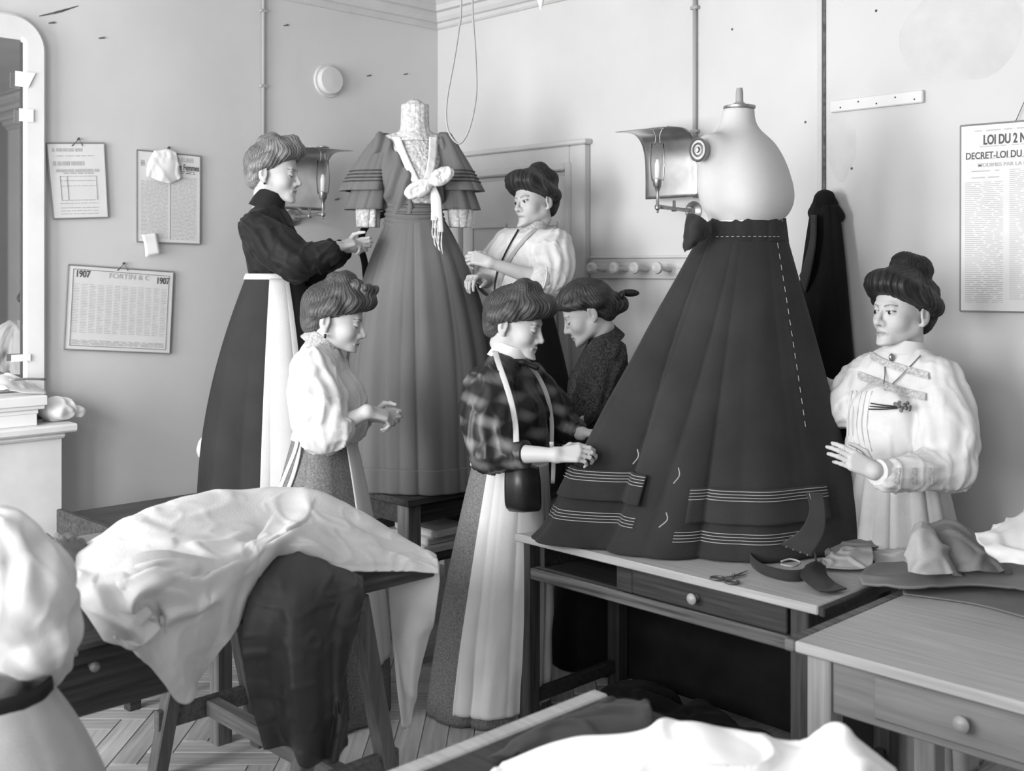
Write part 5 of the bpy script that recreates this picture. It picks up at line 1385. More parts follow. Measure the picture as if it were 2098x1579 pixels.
for _ in range(3):
    B_[1:-1, 1:-1] = 0.5 * B_[1:-1, 1:-1] + 0.125 * (B_[:-2, 1:-1] + B_[2:, 1:-1] + B_[1:-1, :-2] + B_[1:-1, 2:])
mb = MB().grid(B_)
mb.build('cloth_heap', m_cal, wc, smooth=True, solid=0.004)
def lip(path, out, drop, tuck=0.02, n=50, wv=0.0):
    S_ = spline(np.array([at(*q) for q in path]), n); T = np.gradient(S_, axis=0); T /= np.linalg.norm(T, axis=1, keepdims=True)
    D = np.cross(T, -FW)
    if D[0] @ UP > 0: D = -D
    fa = (np.sin(PI * np.linspace(0.0, 1.0, n)) ** 0.8)[:, None]; w_ = wv * np.sin(np.linspace(0, 9, n))[:, None]
    B0 = S_ + FW * 0.012
    rows = [B0 + fa * (-D * 0.05 + FW * 0.015), B0 + fa * (-D * 0.015 - FW * out * 0.6), B0 + fa * (D * 0.02 - FW * (out + w_)), B0 + fa * (D * drop - FW * (out * 0.85 + w_)), B0 + fa * (D * (drop + 0.012) - FW * out * 0.35), B0 + fa * (D * drop * 0.6 + FW * tuck)]
    return MB().grid(patch(np.array(rows), 30, n, 0.003, 14)).build('cloth_fold', m_cal, wc, smooth=True)
lip([(215, 1185, 2.64), (300, 1165, 2.68), (400, 1170, 2.76), (500, 1158, 2.88)], 0.035, 0.035, wv=0.008)
lip([(250, 1215, 2.60), (232, 1250, 2.58), (262, 1282, 2.57), (318, 1268, 2.6)], 0.03, 0.03, wv=0.012)
lip([(205, 1290, 2.58), (248, 1272, 2.56), (282, 1300, 2.56), (325, 1290, 2.58)], 0.028, 0.03, wv=0.016)
T_ = rows_at([[(800, 1152, 3.44), (850, 1146, 3.46), (900, 1150, 3.42)], [(796, 1200, 3.46), (848, 1200, 3.44), (901, 1190, 3.42)], [(800, 1262, 3.48), (850, 1262, 3.43), (892, 1250, 3.44)], [(806, 1330, 3.48), (845, 1326, 3.42), (880, 1300, 3.46)], [(815, 1420, 3.48), (840, 1415, 3.44), (857, 1390, 3.46)], [(824, 1488, 3.48), (832, 1492, 3.47), (842, 1482, 3.47)]])
MB().grid(crease(patch(T_, 60, 30), 0.008, 9, 4.0)).build('hanging_end', m_cal, wc, smooth=True, solid=0.004)

G_ = rows_at([[(560, 1138, 3.04), (600, 1134, 3.05), (628, 1138, 3.07), (690, 1165, 3.12), (745, 1178, 3.18)], [(520, 1205, 2.92), (580, 1200, 2.9), (640, 1200, 2.95), (700, 1205, 3.05), (742, 1215, 3.1)], [(497, 1290, 2.88), (570, 1300, 2.84), (640, 1300, 2.9), (690, 1300, 3.0), (725, 1290, 3.05)],
              [(508, 1390, 2.88), (575, 1400, 2.84), (640, 1400, 2.88), (690, 1400, 2.98), (708, 1380, 3.0)], [(535, 1490, 2.9), (590, 1490, 2.86), (650, 1480, 2.9), (695, 1475, 2.96), (712, 1460, 2.98)], [(546, 1525, 2.9), (600, 1542, 2.87), (640, 1568, 2.89), (680, 1556, 2.95), (708, 1535, 2.98)]])
B_ = patch(G_, 90, 110)
vv = np.linspace(0, 1, 110)[None, :]; uu = np.linspace(0, 1, 90)[:, None]
B_ = B_ - FW * (0.024 * np.sin(vv * 15 + 1.6 * uu + 1.2 * np.sin(3 * uu)) * (0.35 + uu))[..., None]
B_ = crease(B_, 0.008, 9, 3.0, (1, 1, 0.35)); B_ = crease(B_, 0.004, 16, 5.0, (0.6, 0.6, 1.6))
tag(MB().grid(B_).build('taffeta_skirt', m_taff, None, smooth=True, solid=0.004), 'dark quilted-looking taffeta skirt hanging from the trestle table front', 'skirt')

# grey stuff piled behind the blurred woman's sleeve
B_ = patch(rows_at([[(95, 1105, 2.95), (135, 1100, 2.95), (172, 1118, 2.95)], [(90, 1150, 2.78), (135, 1140, 2.76), (175, 1160, 2.8)], [(95, 1220, 2.7), (140, 1210, 2.66), (178, 1230, 2.72)], [(100, 1300, 2.66), (145, 1295, 2.62), (185, 1290, 2.68)]]), 40, 40)
tag(MB().grid(crease(B_, 0.03, 12, 1.0, w=0.25)).build('grey_cloth', m_grey, None, smooth=True, solid=0.004), 'crumpled grey cloth between the pale sleeve and the white heap', 'cloth')

# cloths on the tables at the right
def flat_cloth(name, label, quad, mat, amp=0.012, fr=8, seed=0.0, z0=TZ, lift=0.012, thick=0.004, n=36, extra=None):
    """quad: rows of (px, py, height above table)"""
    C_ = [[onz(a, b, z0 + h) for a, b, h in r] for r in quad]
    B_ = crease(patch(C_, n, n), amp, fr, seed)
    B_[..., 2] = np.maximum(B_[..., 2], z0 + lift)
    return tag(MB().grid(B_).build(name, mat, None, smooth=True, solid=thick), label, 'cloth')
flat_cloth('folded_cloth', 'wide grey folded cloth lying across the near right table', [[(1790, 1160, 0.02), (1900, 1150, 0.05), (2000, 1150, 0.05), (2140, 1160, 0.05)], [(1760, 1180, 0.03), (1880, 1172, 0.045), (1990, 1165, 0.06), (2140, 1172, 0.06)], [(1765, 1198, 0.02), (1870, 1206, 0.03), (2000, 1200, 0.03), (2140, 1215, 0.02)]], m_grey, 0.004, 8, 1, thick=0.008)
flat_cloth('flat_cloth', 'dark-edged grey cloth spread flat at the back of the near right table', [[(1870, 1185, 0.006), (2000, 1190, 0.006), (2130, 1200, 0.006)], [(1850, 1205, 0.004), (2000, 1215, 0.004), (2130, 1240, 0.004)], [(1850, 1218, 0.003), (2000, 1240, 0.003), (2130, 1275, 0.003)]], m_grey, 0.001, 8, 2, lift=0.004, thick=0.003)
tag(MB().grid(crease(patch(rows_at([[(1870, 1075, 3.5), (1890, 1066, 3.46), (1915, 1085, 3.5), (1935, 1110, 3.52)], [(1858, 1110, 3.42), (1885, 1095, 3.36), (1925, 1110, 3.4), (1950, 1135, 3.46)], [(1858, 1150, 3.36), (1890, 1150, 3.32), (1935, 1150, 3.34), (1965, 1160, 3.4)], [(1862, 1172, 3.34), (1895, 1176, 3.30), (1940, 1176, 3.32), (1975, 1178, 3.36)]]), 48, 48), 0.016, 13, 4.0, (1, 1, 0.3))).build('standing_cloth', m_grey_l, None, smooth=True, solid=0.004), 'light grey cloth bunched upright in front of the woman at right', 'cloth')
tag(MB().grid(crease(patch(rows_at([[(1900, 1078, 3.6), (1950, 1066, 3.6), (1990, 1085, 3.6), (2040, 1140, 3.55)], [(1905, 1095, 3.5), (1950, 1085, 3.46), (2000, 1110, 3.46), (2055, 1155, 3.44)], [(1930, 1130, 3.42), (1970, 1130, 3.38), (2015, 1145, 3.36), (2065, 1165, 3.38)], [(1955, 1168, 3.38), (1985, 1172, 3.34), (2025, 1170, 3.32), (2075, 1175, 3.36)]]), 48, 48), 0.012, 11, 8.0, (1, 1, 0.4))).build('draped_cloth', m_grey, None, smooth=True, solid=0.005), 'mid grey cloth with a sewn band sloping down beside the light grey bunch', 'cloth')
tag(MB().grid(crease(patch(rows_at([[(2000, 1098, 3.3), (2040, 1080, 3.35), (2075, 1060, 3.4), (2140, 1030, 3.4), (2220, 1090, 3.4)], [(2002, 1106, 3.22), (2045, 1098, 3.22), (2085, 1085, 3.2), (2145, 1070, 3.2), (2230, 1125, 3.25)], [(2020, 1125, 3.16), (2055, 1128, 3.12), (2090, 1128, 3.1), (2150, 1125, 3.08), (2235, 1160, 3.1)], [(2045, 1148, 3.14), (2065, 1152, 3.1), (2095, 1155, 3.06), (2150, 1162, 3.04), (2240, 1185, 3.04)]]), 40, 40), 0.012, 10, 5.0)).build('white_bundle', m_cal, None, smooth=True, solid=0.004), 'white cloth bundle at the right edge on the near table', 'cloth')
flat_cloth('pattern_piece', 'pale grey cut piece lying between the ribbon roll and the folded cloth', [[(1700, 1132, 0.02), (1740, 1122, 0.03), (1785, 1118, 0.03)], [(1685, 1150, 0.02), (1735, 1145, 0.03), (1790, 1140, 0.035)], [(1690, 1166, 0.008), (1740, 1168, 0.01), (1785, 1165, 0.012)]], m_grey_l, 0.008, 14, 3)
flat_cloth('pattern_piece', 'folded grey strip leaning against the hem right of the ribbon roll', [[(1690, 1128, 0.03), (1740, 1108, 0.04), (1785, 1106, 0.04)], [(1690, 1138, 0.02), (1745, 1122, 0.03), (1800, 1120, 0.03)]], m_grey, 0.006, 14, 5)
flat_cloth('pattern_piece', 'squarish light cut piece with one upturned edge before the woman at right', [[(1785, 1130, 0.02), (1825, 1125, 0.03), (1862, 1128, 0.05)], [(1790, 1150, 0.015), (1830, 1148, 0.02), (1864, 1150, 0.05)], [(1800, 1165, 0.01), (1835, 1168, 0.012), (1866, 1166, 0.04)]], m_grey_l, 0.006, 14, 7)

# dark ribbon roll: a band standing on edge in a loop, and its loose end
def strip(name, label, pts, w, mat, lean=0.0, n=60):
    C_ = np.array([onz(a, b, TZ + h) for a, b, h in pts]); S_ = spline(C_, n)
    G = np.stack([S_ + UP * 0.004, S_ + UP * (w * 0.5) + FW * lean * 0.5, S_ + UP * w + FW * lean], 0)
    return tag(MB().grid(G).build(name, mat, None, smooth=True, solid=0.004), label, 'ribbon')
strip('ribbon_roll', 'broad dark cloth band lying in a loop near the scissors', [(1650, 1138, 0), (1600, 1128, 0), (1552, 1135, 0), (1537, 1155, 0), (1560, 1178, 0), (1610, 1192, 0), (1650, 1190, 0), (1675, 1172, 0), (1672, 1152, 0)], 0.035, m_wool, 0.015)
flat_cloth('ribbon_end', 'loose end of dark band with frayed tip at the table corner', [[(1650, 1160, 0.05), (1670, 1150, 0.06), (1690, 1160, 0.03)], [(1640, 1180, 0.03), (1668, 1175, 0.035), (1695, 1180, 0.02)], [(1665, 1205, 0.012), (1690, 1205, 0.015), (1720, 1203, 0.008)], [(1680, 1217, 0.006), (1705, 1217, 0.006), (1735, 1212, 0.005)]], m_wool, 0.001, 14, 2)
tag(MB().tube([onz(1600, 1150, TZ + 0.04), onz(1620, 1145, TZ + 0.045), onz(1640, 1152, TZ + 0.04), onz(1625, 1160, TZ + 0.04), onz(1600, 1156, TZ + 0.042)], 0.003, 6, n=30).build('thread_hank', m_stitch, None, smooth=True), 'little white thread coil inside the dark ribbon loop', 'thread')
# cloth tail of the big skirt curling on the table
B_ = patch(rows_at([[(1652, 1010, 3.60), (1686, 1012, 3.58)], [(1660, 1048, 3.56), (1692, 1052, 3.5)], [(1640, 1088, 3.5), (1688, 1096, 3.44)], [(1600, 1116, 3.42), (1662, 1140, 3.36)]]), 40, 14)
ct = tag(MB().grid(B_).build('tuck_tail', m_wool, None, smooth=True, solid=0.005), 'dark pin-tucked tail of cloth curling down from the big skirt', 'cloth')
for j in range(2, 13, 3): MB().tube(B_[:, j] - FW * 0.006, 0.0014, 5).build('tuck_line', m_stitch, ct)

# scissors
m_steel = M('dull_steel', 0.12, 0.35, metal=0.6)
sc_ = empty('scissors', onz(1500, 1182, TZ), 'small open scissors near the front edge of the work table', 'scissors')
pv = onz(1503, 1180, TZ + 0.007)
for k, (tip, ring) in enumerate((((1533, 1168), (1470, 1184)), ((1530, 1177), (1500, 1192)))):
    tp = onz(*tip, TZ + 0.006); rg = onz(*ring, TZ + 0.006)
    MB().tube([tp, (tp + pv) / 2, pv + UP * 0.003 * k, (pv + rg) / 2], [0.0012, 0.005, 0.006, 0.004], 6, n=14, flat=0.35, side=RT).build('blade', m_steel, sc_, smooth=True)
    c_ = rg; rp = [c_ + RT * 0.021 * math.cos(t_) + nrm(FW) * 0.018 * math.sin(t_) for t_ in np.linspace(0, 2 * PI, 21)]
    MB().tube(rp, 0.0038, 6, caps=False).build('handle_ring', m_steel, sc_, smooth=True)
MB().lathe(pv, (0, 0, 1), [(0.005, 0.002), (0.004, 0.008), (0, 0.008)], 10).build('pivot', m_steel, sc_)

# white heap in the foreground
R = [[(1010, 1600, 2.12), (1150, 1560, 2.14), (1300, 1545, 2.12), (1420, 1530, 2.1), (1520, 1550, 2.08), (1640, 1560, 2.04), (1740, 1560, 2.0), (1850, 1620, 1.95)],
     [(1030, 1560, 2.05), (1150, 1515, 2.08), (1290, 1500, 2.06), (1410, 1476, 2.05), (1510, 1502, 2.02), (1640, 1528, 1.98), (1720, 1494, 1.95), (1835, 1572, 1.9)],
     [(1000, 1600, 1.98), (1140, 1550, 2.0), (1290, 1540, 1.98), (1420, 1515, 1.96), (1520, 1545, 1.92), (1640, 1570, 1.88), (1745, 1530, 1.86), (1860, 1630, 1.82)],
     [(960, 1650, 1.95), (1120, 1610, 1.92), (1290, 1600, 1.88), (1430, 1590, 1.86), (1540, 1610, 1.82), (1650, 1640, 1.78), (1770, 1620, 1.76), (1880, 1700, 1.74)],
     [(930, 1720, 1.88), (1100, 1700, 1.84), (1290, 1700, 1.8), (1440, 1690, 1.78), (1560, 1700, 1.74), (1670, 1720, 1.72), (1790, 1720, 1.7), (1900, 1780, 1.68)]]
B_ = crease(patch(rows_at(R), 60, 110), 0.012, 9, 3.0); B_[..., 2] = np.maximum(B_[..., 2], 0.756)
tag(MB().grid(B_).build('white_sheet', m_white, None, smooth=True, solid=0.004), 'blurred white sheet heaped in the bottom right foreground', 'cloth')
B_ = patch([[onz(a, b, 0.753 + h) for a, b, h in r] for r in ([(1240, 1438, 0.01), (1280, 1430, 0.02), (1330, 1440, 0.04)], [(1120, 1490, 0.01), (1220, 1475, 0.03), (1340, 1480, 0.05)], [(1000, 1550, 0.01), (1150, 1540, 0.02), (1330, 1530, 0.03)])], 30, 30)
B_ = crease(B_, 0.01, 9, 1); B_[..., 2] = np.maximum(B_[..., 2], 0.757)
tag(MB().grid(B_).build('grey_wrap', m_wool, None, smooth=True, solid=0.004), 'dark grey cloth between the pale table edge and the white foreground sheet', 'cloth')

# black panel and heap added to deepen the shade under the work table
t = bpy.data.objects['work_table']
bx('shade_panel', (1.944 + 0.107, -0.72 - 0.034, 0.06), (3.25 - 0.112, -0.72 - 0.012, 0.58), w_black, t)  # added panel, closes off the lit wall behind the table
ck = onz(1290, 1440, 0.0)
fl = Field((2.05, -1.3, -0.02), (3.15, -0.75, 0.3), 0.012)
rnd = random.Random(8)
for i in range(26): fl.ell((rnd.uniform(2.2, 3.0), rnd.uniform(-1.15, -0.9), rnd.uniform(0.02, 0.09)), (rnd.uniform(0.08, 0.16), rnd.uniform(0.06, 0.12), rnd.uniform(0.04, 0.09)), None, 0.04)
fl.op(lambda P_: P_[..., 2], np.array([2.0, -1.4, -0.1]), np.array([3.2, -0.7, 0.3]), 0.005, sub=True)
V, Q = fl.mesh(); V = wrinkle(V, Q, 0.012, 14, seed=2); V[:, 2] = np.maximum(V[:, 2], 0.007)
tag(mk('shade_pile', V, Q, m_black, None, smooth=True), 'added black heap standing in for shade on the floor under the work table', 'cloth')
for i, (px_, py_) in enumerate(((128, 1428), (150, 1440))):
    q = onz(px_, py_, 0.008); an = 0.4 + i
    e1 = A3(math.cos(an), math.sin(an), 0) * 0.075; e2 = A3(-math.sin(an), math.cos(an), 0) * 0.05
    MBp = MB(); MBp.grid(np.array([[q - e1 - e2, q - e1 + e2], [q - e2 + UP * 0.001, q + e2 + UP * 0.001], [q + e1 - e2, q + e1 + e2 + UP * 0.002]]))
    tag(MBp.build('floor_paper', m_paper, None, smooth=True, solid=0.001), ('white paper scrap on the floor nearest the blurred woman', 'second white paper scrap on the floor overlapping the first')[i], 'paper')

# ================================================================== LAMPS, NOTICES, SMALL THINGS
m_tin = M('polished_tin', 0.62, 0.28, metal=0.9, var=0.35, vs_=5, spec=0.5)
def gas_lamp(name, label, wp, out, along, rise, refl_bottom, refl_top, half, curl, side_shift=0.0):
    """wp: point on the wall; out: out of the wall; along: horizontal wall direction"""
    out = A3(*out); along = A3(*along); wp = np.asarray(wp, float)
    e = empty(name, wp, label, 'gas lamp')
    MB().lathe(wp, out, [(0.045, 0), (0.045, 0.008), (0.036, 0.014), (0.022, 0.02), (0.018, 0.04), (0, 0.04)], 24).build('wall_plate', m_brass, e, smooth=True, auto=0.6)
    L_ = 0.27; en = wp + out * L_ + UP * 0.01
    MB().tube([wp + out * 0.02, wp + out * L_ * 0.5 + UP * 0.004, en], [0.010, 0.008, 0.010], 10, n=8).build('arm', m_brass, e, smooth=True)
    MB().lathe(en - UP * 0.03, (0, 0, 1), [(0.0, 0), (0.006, 0.004), (0.004, 0.012), (0.013, 0.02), (0.014, 0.032), (0.007, 0.042), (0.007, rise - 0.02), (0.014, rise), (0.02, rise + 0.008), (0.022, rise + 0.035), (0, rise + 0.035)], 16).build('burner_stem', m_brass, e, smooth=True, auto=0.7)
    MB().lathe(wp + out * 0.15 - UP * 0.008, (0, 0, 1), [(0.012, 0), (0.014, 0.01), (0.008, 0.02), (0.007, 0.05), (0, 0.05)], 12).build('tap', m_brass, e, smooth=True)
    b0 = en + UP * (rise + 0.0)
    MB().lathe(b0, (0, 0, 1), [(0.026, 0), (0.03, 0.02), (0.033, 0.07), (0.03, 0.13), (0.028, 0.165), (0.026, 0.165), (0.028, 0.13), (0.031, 0.07), (0.024, 0.0)], 24).build('glass_chimney', m_glass, e, smooth=True)
    MB().lathe(b0 + UP * 0.01, (0, 0, 1), [(0.012, 0), (0.013, 0.06), (0.006, 0.085), (0, 0.086)], 14).build('mantle', m_white, e, smooth=True)
    # smoke bell
    for s_ in (-1, 1): MB().tube([b0 + UP * 0.16 + along * s_ * 0.016, b0 + UP * 0.20 + along * s_ * 0.012, b0 + UP * 0.232 + along * s_ * 0.028], 0.0025, 6, n=8).build('bell_wire', m_brass, e, smooth=True)
    MB().lathe(b0 + UP * 0.228, (0, 0, 1), [(0.03, 0), (0.034, 0.004), (0.02, 0.010), (0, 0.011)], 20).build('smoke_bell', m_tin, e, smooth=True)
    # reflector: sheet curled forward at the top
    z0, z1 = refl_bottom, refl_top; prof_ = [(0.10, z0), (0.10, z0 + (z1 - z0) * 0.35), (0.105, z0 + (z1 - z0) * 0.62), (0.125, z0 + (z1 - z0) * 0.83), (0.165, z0 + (z1 - z0) * 0.96), (0.22, z1), (0.10 + curl, z1 - 0.004)]
    S_ = spline(np.array([[a, 0, b] for a, b in prof_]), 36)
    G = [[wp * A3(1, 1, 0) + out * p[0] + along * (s_ + side_shift) + UP * p[2] for p in S_] for s_ in np.linspace(-half, half, 14)]
    MB().grid(np.array(G)).build('reflector', m_tin, e, smooth=True, solid=0.002)
    return e
wp = onY(1422, 432)
zb = onY(1370, 406, -0.1)[2]; zt = onY(1370, 268, -0.15)[2]
gas_lamp('gas_lamp', 'gas bracket lamp with glass chimney and curled tin reflector beside the dress form', (wp[0], 0, wp[2]), (0, -1, 0), (1, 0, 0), 0.115, zb, zt, 0.15, 0.22, -0.055)
wp = onX(600, 445)
zb = onX(620, 430, 0.1)[2]; zt = onX(650, 308, 0.2)[2]
gas_lamp('gas_lamp', 'gas lamp with curled tin reflector half hidden by the woman in black', (0, wp[1], wp[2]), (1, 0, 0), (0, 1, 0), 0.10, zb, zt, 0.13, 0.25, 0.0)

# notices on the left wall
m_card = M('notice_card', 0.70, 0.7, var=0.03, vs_=12)
m_ink = M('printing_ink', 0.10, 0.7); m_ink2 = M('faded_ink', 0.46, 0.7); m_edge = M('card_edge', 0.24, 0.7)
def notice(name, label, quad, plane, cat='notice', lift=0.012, nail=None, mat=None):
    """quad: pixel corners tl, tr, br, bl on the wall; a real card hanging a little off the wall"""
    on = (lambda a, b, o: onX(a, b, o)) if plane == 'L' else (lambda a, b, o: onY(a, b, -o))
    P = [on(*q, lift) for q in quad]
    nv = A3(1, 0, 0) if plane == 'L' else A3(0, -1, 0)
    e = empty(name, (P[2] + P[3]) / 2 * A3(1, 1, 1), label, cat)
    q = [p - nv * 0.006 for p in P]
    Vv = P + q
    MB().add([p for p in Vv], [(0, 3, 2, 1), (4, 5, 6, 7), (0, 1, 5, 4), (1, 2, 6, 5), (2, 3, 7, 6), (3, 0, 4, 7)]).build('card', mat or m_card, e)
    ed = MB()
    for i in range(4): ed.tube([P[i], P[(i + 1) % 4]], 0.0035, 5)
    ed.build('dark_binding', m_edge, e)
    if nail:
        c_ = on(*nail, 0.01); MB().tube([c_ - nv * 0.01, c_ + nv * 0.006 + UP * 0.004], 0.004, 6).build('nail', m_dark, e)
        a_ = on(nail[0] - 14, nail[1] + 14, lift + 0.002); b_ = on(nail[0] + 8, nail[1] + 14, lift + 0.002)
        MB().tube([a_, c_ + nv * 0.004, b_], 0.0018, 5).build('hanging_string', m_dark, e)
    x = nrm(P[1] - P[0]); y = nrm(P[0] - P[3])
    return e, P, x, np.cross(x, y), y
def lines(e, P, rows, mat, nv, th=0.004, u0=0.08, u1=0.92, seed=0, gap=0.25, name='print_line'):
    rnd = random.Random(seed); b = MB()
    def pt(u, v): return P[0] * (1 - u) * (1 - v) + P[1] * u * (1 - v) + P[2] * u * v + P[3] * (1 - u) * v + nv * 0.0012
    for v in rows:
        u = u0
        while u < u1 - 0.01:
            w = rnd.uniform(0.03, 0.12); e_ = min(u + w, u1); hv = th / np.linalg.norm(P[3] - P[0])
            b.add([pt(u, v - hv / 2), pt(e_, v - hv / 2), pt(e_, v + hv / 2), pt(u, v + hv / 2)], [(0, 3, 2, 1)]); u = e_ + rnd.uniform(0.008, 0.02 + gap * 0.05)
    return b.build(name, mat, e)
def pq(P, u, v, nv): return P[0] * (1 - u) * (1 - v) + P[1] * u * (1 - v) + P[2] * u * v + P[3] * (1 - u) * v + nv * 0.0015
NL = A3(1, 0, 0); NR = A3(0, -1, 0)
e, P, x, n, y = notice('wall_notice', 'small printed notice hanging askew nearest the mirror', [(95, 293), (213, 293), (221, 445), (109, 448)], 'L', nail=(161, 285))
lines(e, P, [0.09], m_ink2, NL, 0.014, 0.08, 0.6, 1); lines(e, P, [0.17], m_ink2, NL, 0.004, 0.15, 0.8, 2); lines(e, P, [0.27], m_ink2, NL, 0.018, 0.08, 0.62, 3); lines(e, P, [0.365], m_ink2, NL, 0.012, 0.12, 0.88, 4); lines(e, P, [0.40], m_ink2, NL, 0.006, 0.25, 0.78, 5)
lines(e, P, [0.44, 0.50, 0.57, 0.76], m_edge, NL, 0.0016, 0.18, 0.82, 6, 0.0); lines(e, P, [0.8, 0.86, 0.9, 0.94], m_ink2, NL, 0.003, 0.15, 0.85, 7)
b = MB()
for u_ in (0.18, 0.30, 0.82): b.tube([pq(P, u_, 0.44, NL), pq(P, u_, 0.76, NL)], 0.0009, 4)
b.build('table_rule', m_edge, e)
e, P, x, n, y = notice('wall_notice', 'large two-column printed notice with a tissue pinned over its top', [(280, 307), (410, 320), (409, 500), (280, 495)], 'L', nail=(346, 303))
put_text('lettering', 'NEURES', pq(P, 0.64, 0.085, NL), x, NL, 0.030, m_ink2, e, 0.75); put_text('lettering', 'et Femmes', pq(P, 0.64, 0.175, NL), x, NL, 0.040, m_ink, e, 0.62, 0.0006); lines(e, P, [0.19, 0.21], m_edge, NL, 0.004, 0.68, 0.92, 12); lines(e, P, [0.12, 0.15], m_ink2, NL, 0.014, 0.06, 0.12, 13)
lines(e, P, [0.33 + i * 0.0145 for i in range(44)], m_ink2, NL, 0.0022, 0.06, 0.48, 8, 0.1); lines(e, P, [0.26 + i * 0.0145 for i in range(49)], m_ink2, NL, 0.0022, 0.55, 0.94, 9, 0.1)
MB().tube([pq(P, 0.515, 0.3, NL), pq(P, 0.515, 0.96, NL)], 0.0012, 4).build('table_rule', m_edge, e)
ts = [[onX(a, b, o) for a, b, o in r] for r in ([(315, 309, 0.02), (345, 306, 0.022), (360, 312, 0.022)], [(303, 335, 0.024), (345, 335, 0.035), (366, 335, 0.025)], [(300, 358, 0.026), (338, 362, 0.036), (370, 360, 0.024)], [(302, 362, 0.026), (345, 375, 0.03), (366, 368, 0.022)])]
tag(MB().grid(crease(patch(ts, 20, 20), 0.006, 22, 2)).build('pinned_tissue', m_paper, None, smooth=True, solid=0.002), 'crumpled tissue pinned over the top of the two-column notice', 'paper')
ts = [[onX(a, b, o) for a, b, o in r] for r in ([(290, 481, 0.022), (321, 477, 0.022)], [(296, 503, 0.024), (325, 500, 0.028)], [(298, 526, 0.03), (329, 519, 0.034)])]
tag(MB().grid(patch(ts, 8, 6)).build('paper_tag', m_white, None, smooth=True, solid=0.0015), 'small white paper tucked at the lower left of the two-column notice', 'paper')
e, P, x, n, y = notice('wall_calendar', 'year calendar for 1907 hanging askew below the notices on the left wall', [(140, 542), (355, 557), (347, 724), (131, 715)], 'L', 'calendar', nail=(254, 540))
put_text('lettering', '1907', pq(P, 0.065, 0.135, NL), x, NL, 0.042, m_ink, e, 0.8, 0.0008); put_text('lettering', '1907', pq(P, 0.83, 0.155, NL), x, NL, 0.042, m_ink, e, 0.8, 0.0008); put_text('lettering', 'FORTIN & C', pq(P, 0.37, 0.125, NL), x, NL, 0.032, m_ink2, e, 1.15)
for k in range(12): lines(e, P, [0.22 + i * 0.019 for i in range(31)], m_ink2, NL, 0.0018, 0.05 + k * 0.076, 0.05 + k * 0.076 + 0.058, 30 + k, 0.05)
lines(e, P, [0.885, 0.90, 0.915, 0.93], m_ink2, NL, 0.003, 0.06, 0.94, 60)
b = MB()
for (u0, v0, u1, v1) in ((0.045, 0.045, 0.955, 0.055), (0.045, 0.95, 0.955, 0.955)): b.tube([pq(P, u0, v0, NL), pq(P, u1, v1, NL)], 0.0012, 4)
for u_ in (0.045, 0.955): b.tube([pq(P, u_, 0.05, NL), pq(P, u_, 0.95, NL)], 0.0012, 4)
b.build('table_rule', m_edge, e)
# law poster on the right wall
tl, tr_, br, bl = (1968, 258), (2330, 229), (2330, 643), (1967, 637)
e, P, x, n, y = notice('law_poster', 'tall printed law poster with bold headings at the right edge', [tl, tr_, br, bl], 'R', 'poster', 0.014)
wdt = np.linalg.norm(P[1] - P[0]); hgt = np.linalg.norm(P[3] - P[0])
def ptx(px_, py_): 
    q = onY(px_, py_, -0.0158); return q
put_text('lettering', 'LOI DU 2 NO', ptx(2014, 296), x, NR, 0.050, m_ink, e, 0.62, 0.0012)
put_text('lettering', 'DECRET-LOI DU 9', ptx(1978, 327), x, NR, 0.036, m_ink, e, 0.80, 0.0004)
put_text('lettering', 'MODIFIES PAR LA L', ptx(2003, 342), x, NR, 0.019, m_ink2, e, 1.1, 0.0003)
lines(e, P, [0.035], m_ink2, NR, 0.004, 0.09, 0.95, 21); lines(e, P, [0.12, 0.185], m_ink2, NR, 0.003, 0.12, 0.9, 22)
lines(e, P, [0.25, 0.285], m_ink2, NR, 0.004, 0.07, 0.24, 23)
lines(e, P, [0.31 + i * 0.0105 for i in range(62)], m_ink2, NR, 0.0022, 0.03, 0.262, 24, 0.05); lines(e, P, [0.25 + i * 0.0105 for i in range(66)], m_ink2, NR, 0.0022, 0.30, 0.56, 25, 0.05); lines(e, P, [0.25 + i * 0.0105 for i in range(66)], m_ink2, NR, 0.0022, 0.62, 0.94, 26, 0.05)
MB().tube([ptx(2080, 250), ptx(2100, 205)], 0.0015, 5).build('hanging_string', m_dark, e)

# wire loop hanging from the ceiling, and the white drop beside it
def wire(pts, r, n=60): return MB().tube([at(a, b, d) for a, b, d in pts], r, 6, n=n)
zc = H + (HY - 0) / F * 4.5
wtop1, wtop2 = at(945, 0, 4.5), at(968, 0, 4.5); wtop1[2] = wtop2[2] = CEIL
w_ = MB().tube([wtop1] + [at(a, b, 4.5) for a, b in ((945, 0), (940, 60), (930, 125), (917, 195), (914, 240), (920, 272), (934, 291), (945, 292), (958, 272), (969, 235), (976, 185), (974, 110), (970, 50), (968, 0))] + [wtop2], 0.0042, 6, n=110).build('wire_loop', m_pipe, None, smooth=True)
tag(w_, 'thin wire hanging in a long loop from the ceiling', 'wire')
dt_ = at(1108, 22, 4.5); dtop = dt_.copy(); dtop[2] = CEIL
pd = empty('ceiling_pendant', dt_, 'tip of a white glass pendant at the top edge beside the cornice', 'pendant')
MB().tube([dt_ + UP * 0.16, dtop], 0.004, 6).build('cord', m_pipe, pd, smooth=True)
MB().lathe(dt_, (0, 0, 1), [(0.0, 0), (0.008, 0.02), (0.02, 0.07), (0.022, 0.12), (0.01, 0.16), (0, 0.165)], 16).build('glass_drop', m_white, pd, smooth=True)

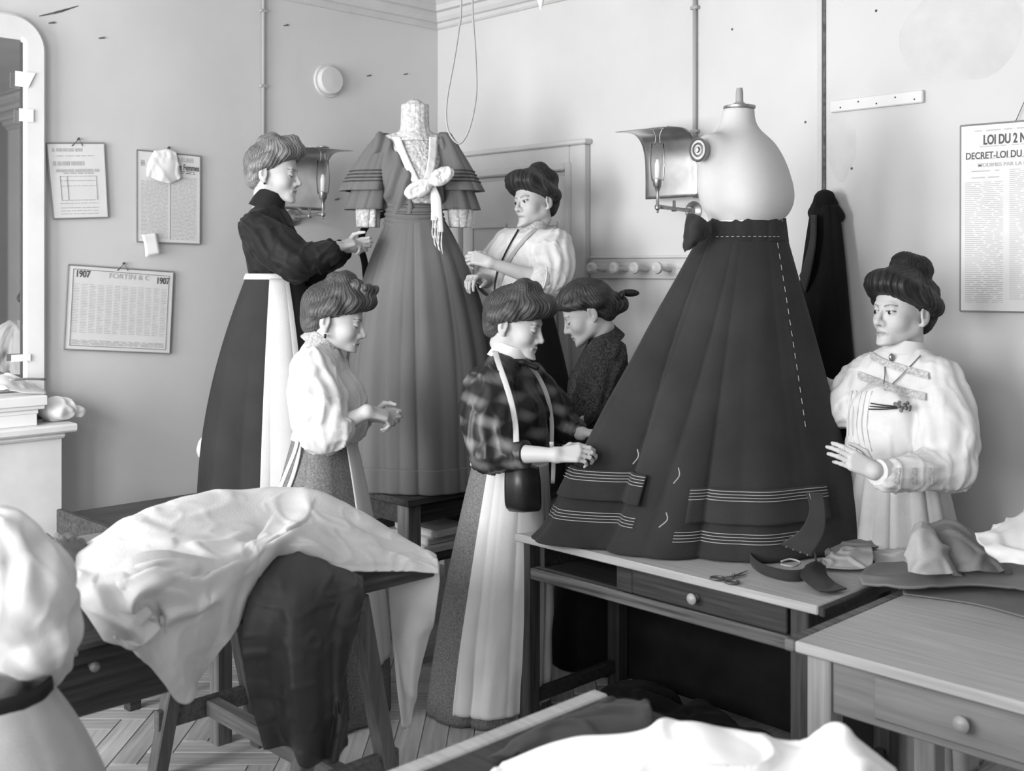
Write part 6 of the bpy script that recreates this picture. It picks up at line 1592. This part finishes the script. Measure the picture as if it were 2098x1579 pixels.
# boxes and wrapped paper on the mantel
m_box = M('white_card_box', 0.76, 0.7, var=0.03, vs_=8)
b1 = onX(77, 850, 0.2)
e = empty('card_box', (0.13, -2.75, MZ), 'lower white cardboard box on the mantel shelf', 'box')
y1 = onX(77, 850, 0.22)[1]; bx('box_body', (0.045, -3.1, MZ), (0.22, y1, MZ + 0.062), m_box, e); bx('box_lid', (0.042, -3.1, MZ + 0.05), (0.224, y1 + 0.003, MZ + 0.068), m_box, e, bevel=0.003)
y2 = onX(97, 820, 0.24)[1]
e = empty('card_box', (0.13, -2.75, MZ + 0.069), 'upper white cardboard box with overhanging lid on the mantel', 'box')
bx('box_body', (0.045, -3.1, MZ + 0.0685), (0.235, y2 - 0.006, MZ + 0.115), m_box, e); bx('box_lid', (0.041, -3.1, MZ + 0.085), (0.245, y2, MZ + 0.125), m_box, e, bevel=0.003)
c_ = np.array([0.13, onX(118, 845, 0.13)[1] , MZ + 0.05])
fl = Field(c_ - 0.16, c_ + 0.16, 0.007); fl.ell(c_, (0.08, 0.075, 0.045), None); fl.cone(c_, c_ + A3(0.03, 0.085, -0.02), 0.04, 0.02, 0.03)
fl.op(lambda P_: P_[..., 2] - (MZ + 0.002), c_ - 0.16, c_ + A3(0.16, 0.16, 0.0), 0.004, sub=True)
V, Q = fl.mesh(); V = wrinkle(V, Q, 0.008, 25, seed=4); V[:, 2] = np.maximum(V[:, 2], MZ + 0.001); tag(mk('wrapped_parcel', V, Q, m_paper, None, smooth=True), 'crumpled white paper parcel at the end of the mantel shelf', 'parcel')
G = [[onX(a, b, o) for a, b, o in r] for r in ([(-30, 770, 0.08), (20, 766, 0.06), (55, 780, 0.06), (92, 798, 0.06)], [(-30, 780, 0.14), (15, 775, 0.13), (50, 792, 0.13), (95, 803, 0.13)], [(-30, 800, 0.2), (15, 798, 0.2), (50, 803, 0.2), (95, 805, 0.2)])]
tag(MB().grid(crease(patch(G, 24, 30), 0.008, 16, 3)).build('paper_heap', m_paper, None, smooth=True, solid=0.002), 'loose white papers heaped on the upper mantel box', 'paper')
tag(MB().tube([onX(20, 778, 0.16), onX(60, 776, 0.13), onX(93, 777, 0.1)], 0.006, 6, n=8).build('measuring_stick', m_pipe, None, smooth=True), 'thin grey stick lying across the papers on the mantel', 'stick')
